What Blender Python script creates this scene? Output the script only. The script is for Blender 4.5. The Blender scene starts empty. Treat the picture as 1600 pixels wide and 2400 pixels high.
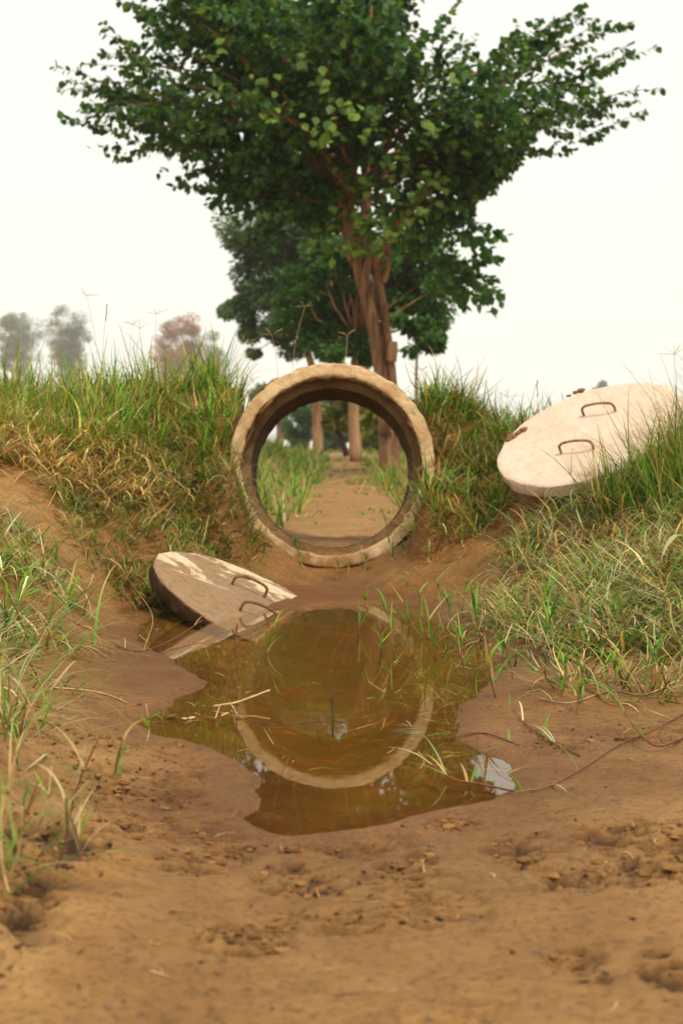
import bpy, bmesh, math, random
import numpy as np
from mathutils import Vector, Matrix

random.seed(7)
rng = np.random.default_rng(11)
scene = bpy.context.scene
col = scene.collection

# ------------------------------------------------------------------ camera
CAM_Z = 0.54
PITCH = math.atan(150 / 3333.3)
cam_d = bpy.data.cameras.new('camera')
cam = bpy.data.objects.new('camera', cam_d)
col.objects.link(cam)
cam.location = (0, 0, CAM_Z)
cam.rotation_euler = (math.pi / 2 - PITCH, 0, 0)
cam_d.sensor_fit = 'VERTICAL'
cam_d.sensor_height = 36
cam_d.lens = 50
cam_d.clip_start = 0.05
cam_d.clip_end = 2000
cam_d.dof.use_dof = True
cam_d.dof.focus_distance = 3.2
cam_d.dof.aperture_fstop = 6.5
scene.camera = cam

# ------------------------------------------------------------------ sky, sun, exposure
SUN_EL, SUN_AZ = math.radians(58), math.radians(152)   # azimuth from +Y, clockwise
world = bpy.data.worlds.new('World')
scene.world = world
world.use_nodes = True
wn = world.node_tree.nodes
wl = world.node_tree.links
wn.clear()
w_out = wn.new('ShaderNodeOutputWorld')
w_bg = wn.new('ShaderNodeBackground')
w_sky = wn.new('ShaderNodeTexSky')
w_sky.sky_type = 'NISHITA'
w_sky.sun_disc = False
w_sky.sun_elevation = SUN_EL
w_sky.sun_rotation = SUN_AZ
w_sky.dust_density = 5
w_sky.air_density = 1.0
w_mix = wn.new('ShaderNodeMix')
w_mix.data_type = 'RGBA'
w_mix.inputs[0].default_value = 0.93          # thick white overcast over the clear sky
w_mix.inputs[7].default_value = (4.75, 4.72, 4.15, 1)
wl.new(w_sky.outputs[0], w_mix.inputs[6])
wl.new(w_mix.outputs[2], w_bg.inputs[0])
w_bg.inputs[1].default_value = 0.12
wl.new(w_bg.outputs[0], w_out.inputs[0])

sun_d = bpy.data.lights.new('sun', 'SUN')
sun_d.energy = 1.5
sun_d.angle = math.radians(12)
sun_d.color = (1.0, 0.93, 0.82)
sun = bpy.data.objects.new('sun', sun_d)
col.objects.link(sun)
sdir = Vector((math.sin(SUN_AZ) * math.cos(SUN_EL), math.cos(SUN_AZ) * math.cos(SUN_EL), math.sin(SUN_EL)))
sun.rotation_euler = sdir.to_track_quat('Z', 'Y').to_euler()
sun.location = (0, 0, 20)

vs = scene.view_settings
vs.view_transform = 'Standard'
vs.look = 'None'
vs.exposure = 1.0
vs.gamma = 1.0
vs.use_curve_mapping = False
scene.cycles.volume_bounces = 2
scene.cycles.transparent_max_bounces = 16
scene.cycles.max_bounces = 8
scene.cycles.diffuse_bounces = 2

# ------------------------------------------------------------------ helpers
FPX = 3333.3
K = 1600 / 1568.0
SP, CP = math.sin(PITCH), math.cos(PITCH)

def P(dx, dy, Y):
    """point seen at (dx, dy) of the 1568-wide view, at distance Y in front of the camera"""
    u = (dx * K - 800) / FPX
    v = (1200 - dy * K) / FPX
    ry = v * SP + CP
    s = Y / ry
    return Vector((u * s, Y, CAM_Z + (v * CP - SP) * s))

def tag(o, label=None, cat=None, group=None, kind=None):
    if label: o['label'] = label
    if cat: o['category'] = cat
    if group: o['group'] = group
    if kind: o['kind'] = kind
    return o

def empty(name, loc=(0, 0, 0)):
    o = bpy.data.objects.new(name, None)
    o.empty_display_size = 0.1
    o.location = loc
    col.objects.link(o)
    return o

def np_mesh(name, v, tris, cols=None, smooth=False):
    v = np.asarray(v, dtype=np.float32).reshape(-1, 3)
    tris = np.asarray(tris, dtype=np.int32).reshape(-1, 3)
    me = bpy.data.meshes.new(name)
    me.vertices.add(len(v))
    me.vertices.foreach_set('co', v.ravel())
    me.loops.add(len(tris) * 3)
    me.loops.foreach_set('vertex_index', tris.ravel())
    me.polygons.add(len(tris))
    me.polygons.foreach_set('loop_start', np.arange(0, len(tris) * 3, 3, dtype=np.int32))
    me.polygons.foreach_set('use_smooth', np.full(len(tris), smooth, dtype=bool))
    if cols is not None:
        c = np.ones((len(v), 4), dtype=np.float32)
        c[:, :3] = cols
        a = me.color_attributes.new('Col', 'FLOAT_COLOR', 'POINT')
        a.data.foreach_set('color', c.ravel())
    me.update(calc_edges=True)
    me.validate()
    return me

def link(name, me, mat, parent=None, loc=None):
    o = bpy.data.objects.new(name, me)
    if mat is not None and len(me.materials) == 0:
        me.materials.append(mat)
    col.objects.link(o)
    if parent is not None:
        o.parent = parent
        # vertices are given in world space: keep them there
        o.matrix_parent_inverse = Matrix.Translation(-Vector(parent.location))
    if loc is not None:
        o.location = loc
    return o

def smooth(a, b, x):
    t = np.clip((x - a) / (b - a), 0, 1)
    return t * t * (3 - 2 * t)

def _hash(ix, iy, seed):
    n = (ix.astype(np.int64) * 374761393 + iy.astype(np.int64) * 668265263 + seed * 982451653) & 0x7fffffff
    n = ((n ^ (n >> 13)) * 1274126177) & 0x7fffffff
    return ((n ^ (n >> 16)) & 0xffff) / 65535.0

def vnoise(x, y, f, seed=0):
    x = x * f; y = y * f
    ix = np.floor(x); iy = np.floor(y)
    fx = x - ix; fy = y - iy
    fx = fx * fx * fx * (fx * (fx * 6 - 15) + 10); fy = fy * fy * fy * (fy * (fy * 6 - 15) + 10)
    a = _hash(ix, iy, seed); b = _hash(ix + 1, iy, seed)
    c = _hash(ix, iy + 1, seed); d = _hash(ix + 1, iy + 1, seed)
    return (a + (b - a) * fx) * (1 - fy) + (c + (d - c) * fx) * fy

def fbm(x, y, f, seed=0, octaves=4):
    x = np.asarray(x, float); y = np.asarray(y, float)
    s = 0; amp = 0.5
    for k in range(octaves):
        ca, sa = math.cos(k * 1.3 + .4), math.sin(k * 1.3 + .4)
        s = s + amp * (vnoise(x * ca - y * sa, x * sa + y * ca, f, seed + k * 17) - .5)
        f *= 2.03; amp *= .5
    return s * 2      # about -1..1

# ------------------------------------------------------------------ materials
def new_mat(name):
    m = bpy.data.materials.new(name)
    m.use_nodes = True
    nt = m.node_tree
    nt.nodes.clear()
    out = nt.nodes.new('ShaderNodeOutputMaterial')
    return m, nt, nt.nodes, nt.links, out

def node(nt, t, **kw):
    n = nt.nodes.new(t)
    for k, v in kw.items():
        setattr(n, k, v)
    return n

def noise(nt, co, scale, detail=4, rough=.55, dist=0):
    n = node(nt, 'ShaderNodeTexNoise')
    n.inputs['Scale'].default_value = scale
    n.inputs['Detail'].default_value = detail
    n.inputs['Roughness'].default_value = rough
    n.inputs['Distortion'].default_value = dist
    if co is not None: nt.links.new(co, n.inputs['Vector'])
    return n.outputs[0]

def ramp(nt, fac, stops, interp='LINEAR'):
    r = node(nt, 'ShaderNodeValToRGB')
    cr = r.color_ramp
    cr.interpolation = interp
    while len(cr.elements) < len(stops): cr.elements.new(.5)
    for e, (p, c) in zip(cr.elements, stops):
        e.position = p
        e.color = (c, c, c, 1) if isinstance(c, (int, float)) else (*c, 1)
    nt.links.new(fac, r.inputs[0])
    return r.outputs[0]

def mixc(nt, fac, a, b, blend='MIX'):
    m = node(nt, 'ShaderNodeMix', data_type='RGBA', blend_type=blend)
    for s, i in ((fac, 0), (a, 6), (b, 7)):
        if hasattr(s, 'links'): nt.links.new(s, m.inputs[i])
        elif isinstance(s, (int, float)): m.inputs[i].default_value = s
        else: m.inputs[i].default_value = (*s, 1)
    return m.outputs[2]

def mathn(nt, op, a, b=None, clamp=False):
    m = node(nt, 'ShaderNodeMath', operation=op, use_clamp=clamp)
    for s, i in ((a, 0), (b, 1)):
        if s is None: continue
        if hasattr(s, 'links'): nt.links.new(s, m.inputs[i])
        else: m.inputs[i].default_value = s
    return m.outputs[0]

def bump(nt, h, strength, dist, prev=None):
    b = node(nt, 'ShaderNodeBump')
    b.inputs['Strength'].default_value = strength
    b.inputs['Distance'].default_value = dist
    nt.links.new(h, b.inputs['Height'])
    if prev is not None: nt.links.new(prev, b.inputs['Normal'])
    return b.outputs[0]

def principled(nt, out, base, rough=.8, normal=None, spec=.3):
    p = node(nt, 'ShaderNodeBsdfPrincipled')
    for s, k in ((base, 'Base Color'), (rough, 'Roughness'), (spec, 'Specular IOR Level')):
        if hasattr(s, 'links'): nt.links.new(s, p.inputs[k])
        elif isinstance(s, (int, float)): p.inputs[k].default_value = s
        else: p.inputs[k].default_value = (*s, 1)
    if normal is not None: nt.links.new(normal, p.inputs['Normal'])
    nt.links.new(p.outputs[0], out.inputs[0])
    return p

def mat_plant(name, transl=.35, rough=.55, spec=.25):
    """leaf or blade: colour per blade from the mesh, thin and a little translucent"""
    m, nt, N, L, out = new_mat(name)
    a = node(nt, 'ShaderNodeAttribute', attribute_name='Col')
    p = node(nt, 'ShaderNodeBsdfPrincipled')
    L.new(a.outputs[0], p.inputs['Base Color'])
    p.inputs['Roughness'].default_value = rough
    p.inputs['Specular IOR Level'].default_value = spec
    t = node(nt, 'ShaderNodeBsdfTranslucent')
    tc = mixc(nt, 1.0, a.outputs[0], (1.0, 1.1, .55), 'MULTIPLY')
    L.new(tc, t.inputs[0])
    ms = node(nt, 'ShaderNodeMixShader')
    ms.inputs[0].default_value = transl
    L.new(p.outputs[0], ms.inputs[1]); L.new(t.outputs[0], ms.inputs[2])
    L.new(ms.outputs[0], out.inputs[0])
    return m

M = {}
M['blade'] = mat_plant('grass_blade')
M['leaf'] = mat_plant('tree_leaf', .42, .5, .3)

def mat_ground():
    m, nt, N, L, out = new_mat('mud')
    geo = node(nt, 'ShaderNodeNewGeometry')
    pos = geo.outputs['Position']
    sep = node(nt, 'ShaderNodeSeparateXYZ'); L.new(pos, sep.inputs[0])
    z = sep.outputs[2]
    big = noise(nt, pos, 2.2, 5, .6, .6)
    mid = noise(nt, pos, 14, 6, .65)
    fine = noise(nt, pos, 95, 5, .7)
    grit = noise(nt, pos, 420, 3, .6)
    base = ramp(nt, big, [(.3, (.26, .125, .032)), (.52, (.35, .185, .055)), (.72, (.43, .245, .085))])
    base = mixc(nt, ramp(nt, mid, [(.38, 0), (.66, .6)]), base, (.185, .08, .02))
    base = mixc(nt, ramp(nt, fine, [(.30, .85), (.50, 0)]), base, (.07, .032, .012))
    base = mixc(nt, ramp(nt, grit, [(.55, 0), (.72, .45)]), base, (.40, .22, .08))
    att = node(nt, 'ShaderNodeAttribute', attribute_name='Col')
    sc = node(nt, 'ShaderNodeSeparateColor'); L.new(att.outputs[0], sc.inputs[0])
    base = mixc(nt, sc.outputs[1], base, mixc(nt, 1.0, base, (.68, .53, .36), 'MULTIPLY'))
    base = mixc(nt, sc.outputs[0], base, (.05, .022, .008))  # dark broken soil and painted pit shade, from the red channel
    olive = ramp(nt, noise(nt, pos, 1.7, 3), [(.55, 0), (.7, .35)])
    base = mixc(nt, olive, base, (.19, .125, .035))
    # wet margin and silt under the water
    zz = mathn(nt, 'ADD', z, mathn(nt, 'MULTIPLY', mathn(nt, 'SUBTRACT', mid, .5), .02))
    wet = ramp(nt, mathn(nt, 'MULTIPLY', mathn(nt, 'ADD', zz, .02), 12.0, True), [(.2, 1), (.8, 0)])
    wetc = mixc(nt, 1.0, base, (.66, .56, .42), 'MULTIPLY')
    base = mixc(nt, wet, base, wetc)
    silt = ramp(nt, noise(nt, pos, 7, 5, .65, 1.0), [(.3, (.27, .088, .006)), (.5, (.16, .090, .009)), (.7, (.31, .115, .010))])
    under = ramp(nt, mathn(nt, 'MULTIPLY', mathn(nt, 'ADD', z, .05), 20.0, True), [(.45, 1), (.98, 0)])
    base = mixc(nt, under, base, silt)
    rough = mixc(nt, wet, mixc(nt, mid, (.42,) * 3, (.85,) * 3), (.42,) * 3)
    n1 = bump(nt, mid, .6, .014)
    n2 = bump(nt, fine, .9, .006, n1)
    n3 = bump(nt, grit, .6, .0016, n2)
    principled(nt, out, base, rough, n3, .25)
    return m
M['ground'] = mat_ground()

def mat_water():
    m, nt, N, L, out = new_mat('pond_water')
    geo = node(nt, 'ShaderNodeNewGeometry')
    nz = noise(nt, geo.outputs['Position'], 9, 2, .5)
    nb = bump(nt, nz, .012, .01)
    fr = node(nt, 'ShaderNodeFresnel'); fr.inputs[0].default_value = 1.40
    L.new(nb, fr.inputs['Normal'])
    gl = node(nt, 'ShaderNodeBsdfGlossy'); gl.inputs['Roughness'].default_value = .015
    gl.inputs[0].default_value = (1, 1, 1, 1)
    L.new(nb, gl.inputs['Normal'])
    tr = node(nt, 'ShaderNodeBsdfTransparent'); tr.inputs[0].default_value = (.97, .92, .80, 1)
    ms = node(nt, 'ShaderNodeMixShader')
    L.new(fr.outputs[0], ms.inputs[0]); L.new(tr.outputs[0], ms.inputs[1]); L.new(gl.outputs[0], ms.inputs[2])
    L.new(ms.outputs[0], out.inputs[0])
    return m
M['water'] = mat_water()

def mat_concrete(name, clean, stain, amount, dark=(.12, .07, .035), scale=1.0, rough=.85, mudline=None):
    m, nt, N, L, out = new_mat(name)
    tc = node(nt, 'ShaderNodeTexCoord')
    co = tc.outputs['Object']
    big = noise(nt, co, 5 * scale, 6, .65, .8)
    mid = noise(nt, co, 24 * scale, 5, .6)
    fine = noise(nt, co, 180, 4, .7)
    base = mixc(nt, ramp(nt, big, [(amount - .08, 0), (amount + .08, 1)]), clean, stain)
    base = mixc(nt, ramp(nt, mid, [(.28, .75), (.42, 0)]), base, dark)
    base = mixc(nt, ramp(nt, fine, [(.3, .25), (.55, 0)]), base, dark)
    pores = noise(nt, co, 75, 3, .6)
    base = mixc(nt, ramp(nt, pores, [(.66, 0), (.72, .7)]), base, dark)
    streak = noise(nt, co, 9, 5, .7, 1.5)
    base = mixc(nt, ramp(nt, streak, [(.52, 0), (.66, .55)]), base, mixc(nt, .5, stain, dark))
    if mudline is not None:
        sp = node(nt, 'ShaderNodeSeparateXYZ'); L.new(co, sp.inputs[0])
        zz = mathn(nt, 'ADD', sp.outputs[2], mathn(nt, 'MULTIPLY', big, -.35))
        base = mixc(nt, ramp(nt, mathn(nt, 'SUBTRACT', mudline, zz), [(.0, 0), (.10, .85)]), base, (.24, .115, .036))
    n1 = bump(nt, mid, .8, .014)
    n2 = bump(nt, fine, .8, .004, n1)
    principled(nt, out, base, rough, n2, .2)
    return m
M['pipe'] = mat_concrete('pipe_concrete', (.68, .46, .25), (.53, .33, .155), .5, mudline=.0)
M['bore'] = mat_concrete('shade_tinted_bore_concrete', (.085, .045, .02), (.05, .025, .011), .5)  # pipe concrete with the shade inside the bore painted in as tone
M['recess'] = mat_concrete('shade_tinted_socket_concrete', (.24, .135, .06), (.15, .08, .034), .5)  # pipe concrete with the shadow under the rim painted in as tone
M['cake'] = mat_concrete('dried_mud', (.25, .125, .05), (.17, .08, .03), .5)
M['lid_clean'] = mat_concrete('pale_lid_concrete', (.74, .55, .42), (.68, .49, .36), .52, (.44, .36, .29))

def mat_lid_muddy():
    """pale slab under a dried brown mud film worn through in long patches"""
    m, nt, N, L, out = new_mat('muddy_lid_concrete')
    tc = node(nt, 'ShaderNodeTexCoord')
    mp = node(nt, 'ShaderNodeMapping')
    mp.inputs['Rotation'].default_value = (0, 0, .35)
    mp.inputs['Scale'].default_value = (3.6, 8.0, 7)
    L.new(tc.outputs['Object'], mp.inputs[0])
    patch = noise(nt, mp.outputs[0], 1.0, 9, .66, .7)
    sep = node(nt, 'ShaderNodeSeparateXYZ'); L.new(tc.outputs['Object'], sep.inputs[0])
    bias = mathn(nt, 'MULTIPLY', sep.outputs[1], .48)
    patch = mathn(nt, 'ADD', patch, bias)
    fine = noise(nt, tc.outputs['Object'], 160, 4, .7)
    mid = noise(nt, tc.outputs['Object'], 30, 5, .6)
    mud = ramp(nt, mid, [(.3, (.19, .105, .05)), (.6, (.32, .20, .11))])
    pale = mixc(nt, ramp(nt, mid, [(.4, 0), (.75, .5)]), (.68, .54, .36), (.50, .40, .24))
    fac = ramp(nt, patch, [(.60, 0), (.63, .85)])
    base = mixc(nt, fac, mud, pale)
    base = mixc(nt, ramp(nt, fine, [(.3, .35), (.5, 0)]), base, (.08, .045, .02))
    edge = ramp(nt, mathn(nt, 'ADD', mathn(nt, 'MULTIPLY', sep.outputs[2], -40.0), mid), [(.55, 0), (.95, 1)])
    base = mixc(nt, edge, base, (.045, .022, .010))  # slab side: caked mud, with the side's shade painted in darker
    h = mathn(nt, 'SUBTRACT', mid, mathn(nt, 'MULTIPLY', fac, .25))
    n1 = bump(nt, h, .6, .006)
    n2 = bump(nt, fine, .5, .002, n1)
    principled(nt, out, base, .8, n2, .2)
    return m
M['lid_muddy'] = mat_lid_muddy()

def mat_simple(name, a, b, scale, rough=.7, bumps=.4, dist=.004, spec=.3, stretch=None):
    m, nt, N, L, out = new_mat(name)
    tc = node(nt, 'ShaderNodeTexCoord')
    co = tc.outputs['Object']
    if stretch:
        mp = node(nt, 'ShaderNodeMapping'); mp.inputs['Scale'].default_value = stretch
        L.new(co, mp.inputs[0]); co = mp.outputs[0]
    n = noise(nt, co, scale, 6, .65)
    principled(nt, out, ramp(nt, n, [(.32, a), (.68, b)]), rough, bump(nt, n, bumps, dist), spec)
    return m
M['rust'] = mat_simple('rusty_iron', (.07, .03, .018), (.25, .12, .05), 90, .75)
M['rust_pale'] = mat_simple('weathered_iron', (.13, .07, .04), (.40, .23, .12), 60, .7)
M['bark'] = mat_simple('bark', (.08, .04, .022), (.44, .235, .12), 14, .9, 1.0, .05, .15, (1, 1, .16))
M['bark_far'] = mat_simple('pale_bark', (.18, .095, .05), (.44, .25, .13), 8, .9, .6, .03, .15, (1, 1, .25))
M['stem'] = mat_simple('reddish_stem', (.10, .03, .02), (.26, .10, .045), 60, .6)
M['straw'] = mat_simple('dry_straw', (.34, .20, .08), (.60, .42, .20), 50, .7)
M['twig'] = mat_simple('dark_twig', (.03, .016, .01), (.12, .065, .035), 60, .8)
M['stone'] = mat_simple('small_stone', (.10, .065, .04), (.22, .15, .10), 80, .8)

def haze_mat():
    m, nt, N, L, out = new_mat('haze')
    v = node(nt, 'ShaderNodeVolumePrincipled')
    v.inputs['Color'].default_value = (.93, .97, 1.0, 1)
    v.inputs['Density'].default_value = 0.0006
    v.inputs['Anisotropy'].default_value = 0.2
    L.new(v.outputs[0], out.inputs['Volume'])
    return m
M['haze'] = haze_mat()

# ------------------------------------------------------------------ terrain
PIPE_C = Vector((-0.04, 5.85, 0.47))     # centre of the pipe's near face
PIPE_R = 0.425

POND = np.array([[P(a, b, 1).x, 0] for a, b in [(0, 0)]])   # placeholder, replaced below
def water_pt(dx, dy):
    d = P(dx, dy, 1.0)
    s = CAM_Z / (CAM_Z - d.z)
    return (d.x * s, s)
POND = np.array([water_pt(a, b) for a, b in [
    (690, 1400), (780, 1392), (900, 1388), (985, 1400), (1060, 1445), (1110, 1490), (1140, 1535), (1105, 1585), (1050, 1625),
    (1048, 1665), (1062, 1700), (1120, 1735), (1165, 1755), (1192, 1797), (1150, 1838), (1080, 1852), (1000, 1868), (930, 1882),
    (850, 1905), (760, 1922), (690, 1924), (620, 1912), (572, 1890), (590, 1850), (612, 1790), (575, 1772), (540, 1750), (510, 1728),
    (470, 1712), (420, 1706), (360, 1695), (318, 1668), (345, 1645), (385, 1618), (430, 1592), (478, 1573), (455, 1552),
    (410, 1522), (365, 1498), (318, 1474), (308, 1458), (330, 1432), (372, 1405), (430, 1392), (520, 1396)]])

for _k in range(2):      # rounded outline
    _nx = np.roll(POND, -1, 0)
    POND = np.stack([POND * .75 + _nx * .25, POND * .25 + _nx * .75], 1).reshape(-1, 2)

def pond_sd(x, y):
    """signed distance to the pond's outline, negative inside"""
    sh = x.shape
    px = x.ravel(); py = y.ravel()
    d2 = np.full(px.shape, 1e9)
    inside = np.zeros(px.shape, bool)
    n = len(POND)
    for i in range(n):
        ax, ay = POND[i]; bx, by = POND[(i + 1) % n]
        ex, ey = bx - ax, by - ay
        t = np.clip(((px - ax) * ex + (py - ay) * ey) / (ex * ex + ey * ey), 0, 1)
        d2 = np.minimum(d2, (px - ax - t * ex) ** 2 + (py - ay - t * ey) ** 2)
        c = ((ay > py) != (by > py))
        if ay != by:
            inside ^= c & (px < ex * (py - ay) / (by - ay) + ax)
    d = np.sqrt(d2)
    return np.where(inside, -d, d).reshape(sh)

CTRL = [  # seen at (dx, dy), distance Y
    (200, 1520, 3.42), (100, 1450, 3.55), (250, 1370, 4.5), (200, 1300, 4.65), (60, 1300, 4.0), (0, 1200, 4.4), (60, 1120, 5.0),
    (0, 1010, 5.4), (200, 955, 5.85), (60, 950, 5.85), (400, 955, 5.95), (300, 1130, 5.3), (450, 1200, 5.5), (490, 925, 6.0), (470, 1060, 5.75),
    (540, 1300, 5.4), (760, 1302, 5.78), (700, 1335, 5.5), (860, 1335, 5.4), (960, 1280, 5.5),
    (945, 925, 6.12), (555, 918, 6.12), (1040, 1130, 5.8), (1080, 985, 6.0), (1180, 1000, 6.1), (1100, 1170, 5.7), (1080, 1240, 5.4), (1050, 1330, 5.0),
    (1250, 1195, 5.0), (1240, 1130, 5.25), (1400, 1250, 4.5), (1560, 1160, 4.6), (1300, 1400, 4.0), (1560, 1400, 3.6), (1500, 1530, 3.2),
    (1300, 1550, 3.1), (1560, 1640, 2.75), (1500, 1800, 2.15), (1500, 2000, 1.7), (1500, 2300, 1.3), (784, 2300, 1.3),
    (100, 2300, 1.28), (200, 2000, 1.65), (0, 1900, 1.7), (0, 1720, 2.1), (0, 1580, 2.7), (450, 1800, 2.2), (1100, 1950, 1.86), (300, 1850, 2.05),
]
pts = [tuple(P(*c)) for c in CTRL]
pts += [(-2.2, 5.8, .72), (-2.2, 4.4, .62), (-1.9, 3, .42), (-1.3, 2, .26), (-1.0, 1, .16), (2.0, 5.6, .66), (1.8, 4.5, .52), (1.5, 3.4, .26),
        (1.3, 2.4, .10), (1.1, 1.2, .07), (0, .5, .05), (-.6, .3, .1), (.7, .3, .05), (1.3, 5.7, .62), (1.0, 6.1, .60), (.93, 5.55, .53), (1.15, 5.2, .50),
        (0, 6.4, .1), (-1.4, 6.6, .70), (1.3, 6.7, .55), (-.55, 6.5, .6), (.6, 6.5, .5), (-3.2, 5, .7), (3, 5, .6), (-2.5, 2, .5), (2.5, 2, .3)]
pts = np.array(pts)

def tps_fit(p, lam=.002):
    n = len(p)
    d2 = ((p[:, None, :2] - p[None, :, :2]) ** 2).sum(-1)
    Kk = np.where(d2 > 0, .5 * d2 * np.log(np.maximum(d2, 1e-12)), 0) + lam * np.eye(n)
    Q = np.c_[np.ones(n), p[:, :2]]
    A = np.block([[Kk, Q], [Q.T, np.zeros((3, 3))]])
    return np.linalg.solve(A, np.r_[p[:, 2], np.zeros(3)])
TPS = tps_fit(pts)

def tps_eval(x, y):
    r = TPS[-3] + TPS[-2] * x + TPS[-1] * y
    for (a, b, _), w in zip(pts, TPS):
        d2 = (x - a) ** 2 + (y - b) ** 2
        r = r + w * .5 * d2 * np.log(np.maximum(d2, 1e-12))
    return r

def h_smooth(x, y):
    x = np.asarray(x, float); y = np.asarray(y, float)
    xc = np.clip(x, -2.6, 2.6); yc = np.clip(y, .3, 6.9)
    f = np.clip(tps_eval(xc, yc), .012, .80)
    # ditch and banks beyond the berm
    dx = x + .02
    fl = .13 + np.clip(y - 6.5, 0, 30) * .009
    bk = fl + (.60 - fl) * smooth(.34, 1.15, -dx) * (1 - smooth(14, 40, y)) + (.36 - fl) * smooth(.42, 1.6, dx)
    w = smooth(6.35, 7.0, y)
    f = f * (1 - w) + bk * w
    far = smooth(6, 14, np.abs(x)) + smooth(30, 60, y)
    f = f + (.36 - f) * np.clip(far, 0, 1)
    # hollows washed out under the two lids
    f = f - .16 * np.exp(-(((x + .53) / .16) ** 2 + ((y - 4.62) / .24) ** 2))
    f = f - .20 * np.exp(-np.abs((x - .78) / .20) ** 3 - np.abs((y - 5.20) / .17) ** 3)
    f = np.maximum(f, .004)
    for sx in (-1, 1):
        mx = PIPE_C.x + sx * .425
        f = np.maximum(f, (.47 if sx < 0 else .39) * np.exp(-np.abs((x - mx) / (.12 + .08 * (sx * (x - mx) > 0))) ** 3 - np.abs((y - 5.66) / .21) ** 3))
    # notch that holds the pipe
    ax = np.abs(x - PIPE_C.x)
    nf = .050 + .062 * smooth(5.795, 5.835, y) + .022 * smooth(5.9, 6.3, y)
    lo = .375 - .040 * smooth(5.92, 6.0, y); nw = (1 - smooth(lo, lo + .06, ax)) * smooth(5.68, 5.78, y) * (1 - smooth(6.5, 6.8, y))
    f = f + (np.minimum(nf, f + .2) - f) * nw
    return f

def _bp(dx, dy, rx, ry):
    (x, y) = water_pt(dx, dy)
    (_, y2) = water_pt(dx, dy - ry)
    return (x, y, rx * K * y / FPX, y2 - y)
BROKEN = [_bp(*q) for q in [(500, 1985, 85, 45), (430, 2010, 60, 45), (690, 2040, 120, 50), (1200, 1975, 130, 55), (1430, 1960, 170, 50), (1480, 2060, 170, 55), (1330, 2075, 120, 35),
                            (60, 2080, 110, 70), (180, 2020, 90, 45), (60, 2180, 110, 60), (1330, 2270, 90, 60), (1520, 2280, 70, 60), (230, 1860, 110, 40), (560, 2200, 130, 40), (1040, 1905, 70, 22),
                            (440, 1735, 60, 18), (140, 1560, 70, 30), (960, 1995, 45, 30), (270, 1960, 80, 30)]]

def broken(x, y, sd):
    """where the mud crust is trodden and broken"""
    m = .45 * smooth(.0, .3, fbm(x, y * 1.5, 3.4, 71, 3))
    for bx, by, rx, ry in BROKEN:
        d = ((x - bx) / rx) ** 2 + ((y - by) / ry) ** 2
        m = np.maximum(m, smooth(1.15, .25, d + .9 * fbm(x, y, 9, 73, 3)))
    m = m * smooth(.02, .12, sd) * (1 - smooth(2.4, 3.0, y))
    m2 = smooth(-.27, -.36, x) * (1 - smooth(1.7, 2.0, y)) * smooth(1.2, 1.35, y)
    return m, m2

def H(x, y, detail=True):
    x = np.asarray(x, float); y = np.asarray(y, float)
    f = h_smooth(x, y)
    sd = pond_sd(x, y) + (fbm(x, y, 12, 5, 5) * .024)
    near = 1 - smooth(.0, .34, sd)
    out = np.maximum(f, .004) * (1 - near) + (np.minimum(f, .012 + sd * .10)) * near
    ins = -.056 * smooth(-.02, .34, -sd) - .002
    z = np.where(sd > 0, out * smooth(-.01, .04, sd) , ins)
    zb = smooth(-.01, .05, z)
    steep = smooth(.08, .3, f) * (1 - smooth(7, 9, y))
    z = z + fbm(x, y, 3.1, 21, 4) * (.006 + .035 * steep) * zb
    if detail:
        z = z + fbm(x, y, 16, 33, 4) * (.0045 + .018 * steep) * zb
        # trodden, crumbly patches in the mud
        m, m2 = broken(x, y, sd)
        m = np.maximum(m, smooth(.25, .5, fbm(x, y, 5, 75, 3)) * smooth(.03, .2, sd) * .5 * (1 - smooth(5.6, 5.8, y)))
        c = fbm(x, y * 1.25, 26, 81, 4)
        z = z + m * (.012 * c - .012 * smooth(.18, .42, fbm(x, y * 1.6, 15, 91, 3)) - .016 * smooth(.04, .26, fbm(x, y * 2.0, 38, 95, 3)))
        z = z + .0035 * fbm(x, y, 75, 99, 2) * (1 - smooth(2.6, 3.4, y)) * zb
        # holes where clods broke out at the left margin
        z = z - m2 * .022 * smooth(.1, .35, fbm(x, y, 9, 97, 3))
    # keep ground off the water line noise
    return np.where(sd > .03, np.maximum(z, .003), z)

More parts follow.
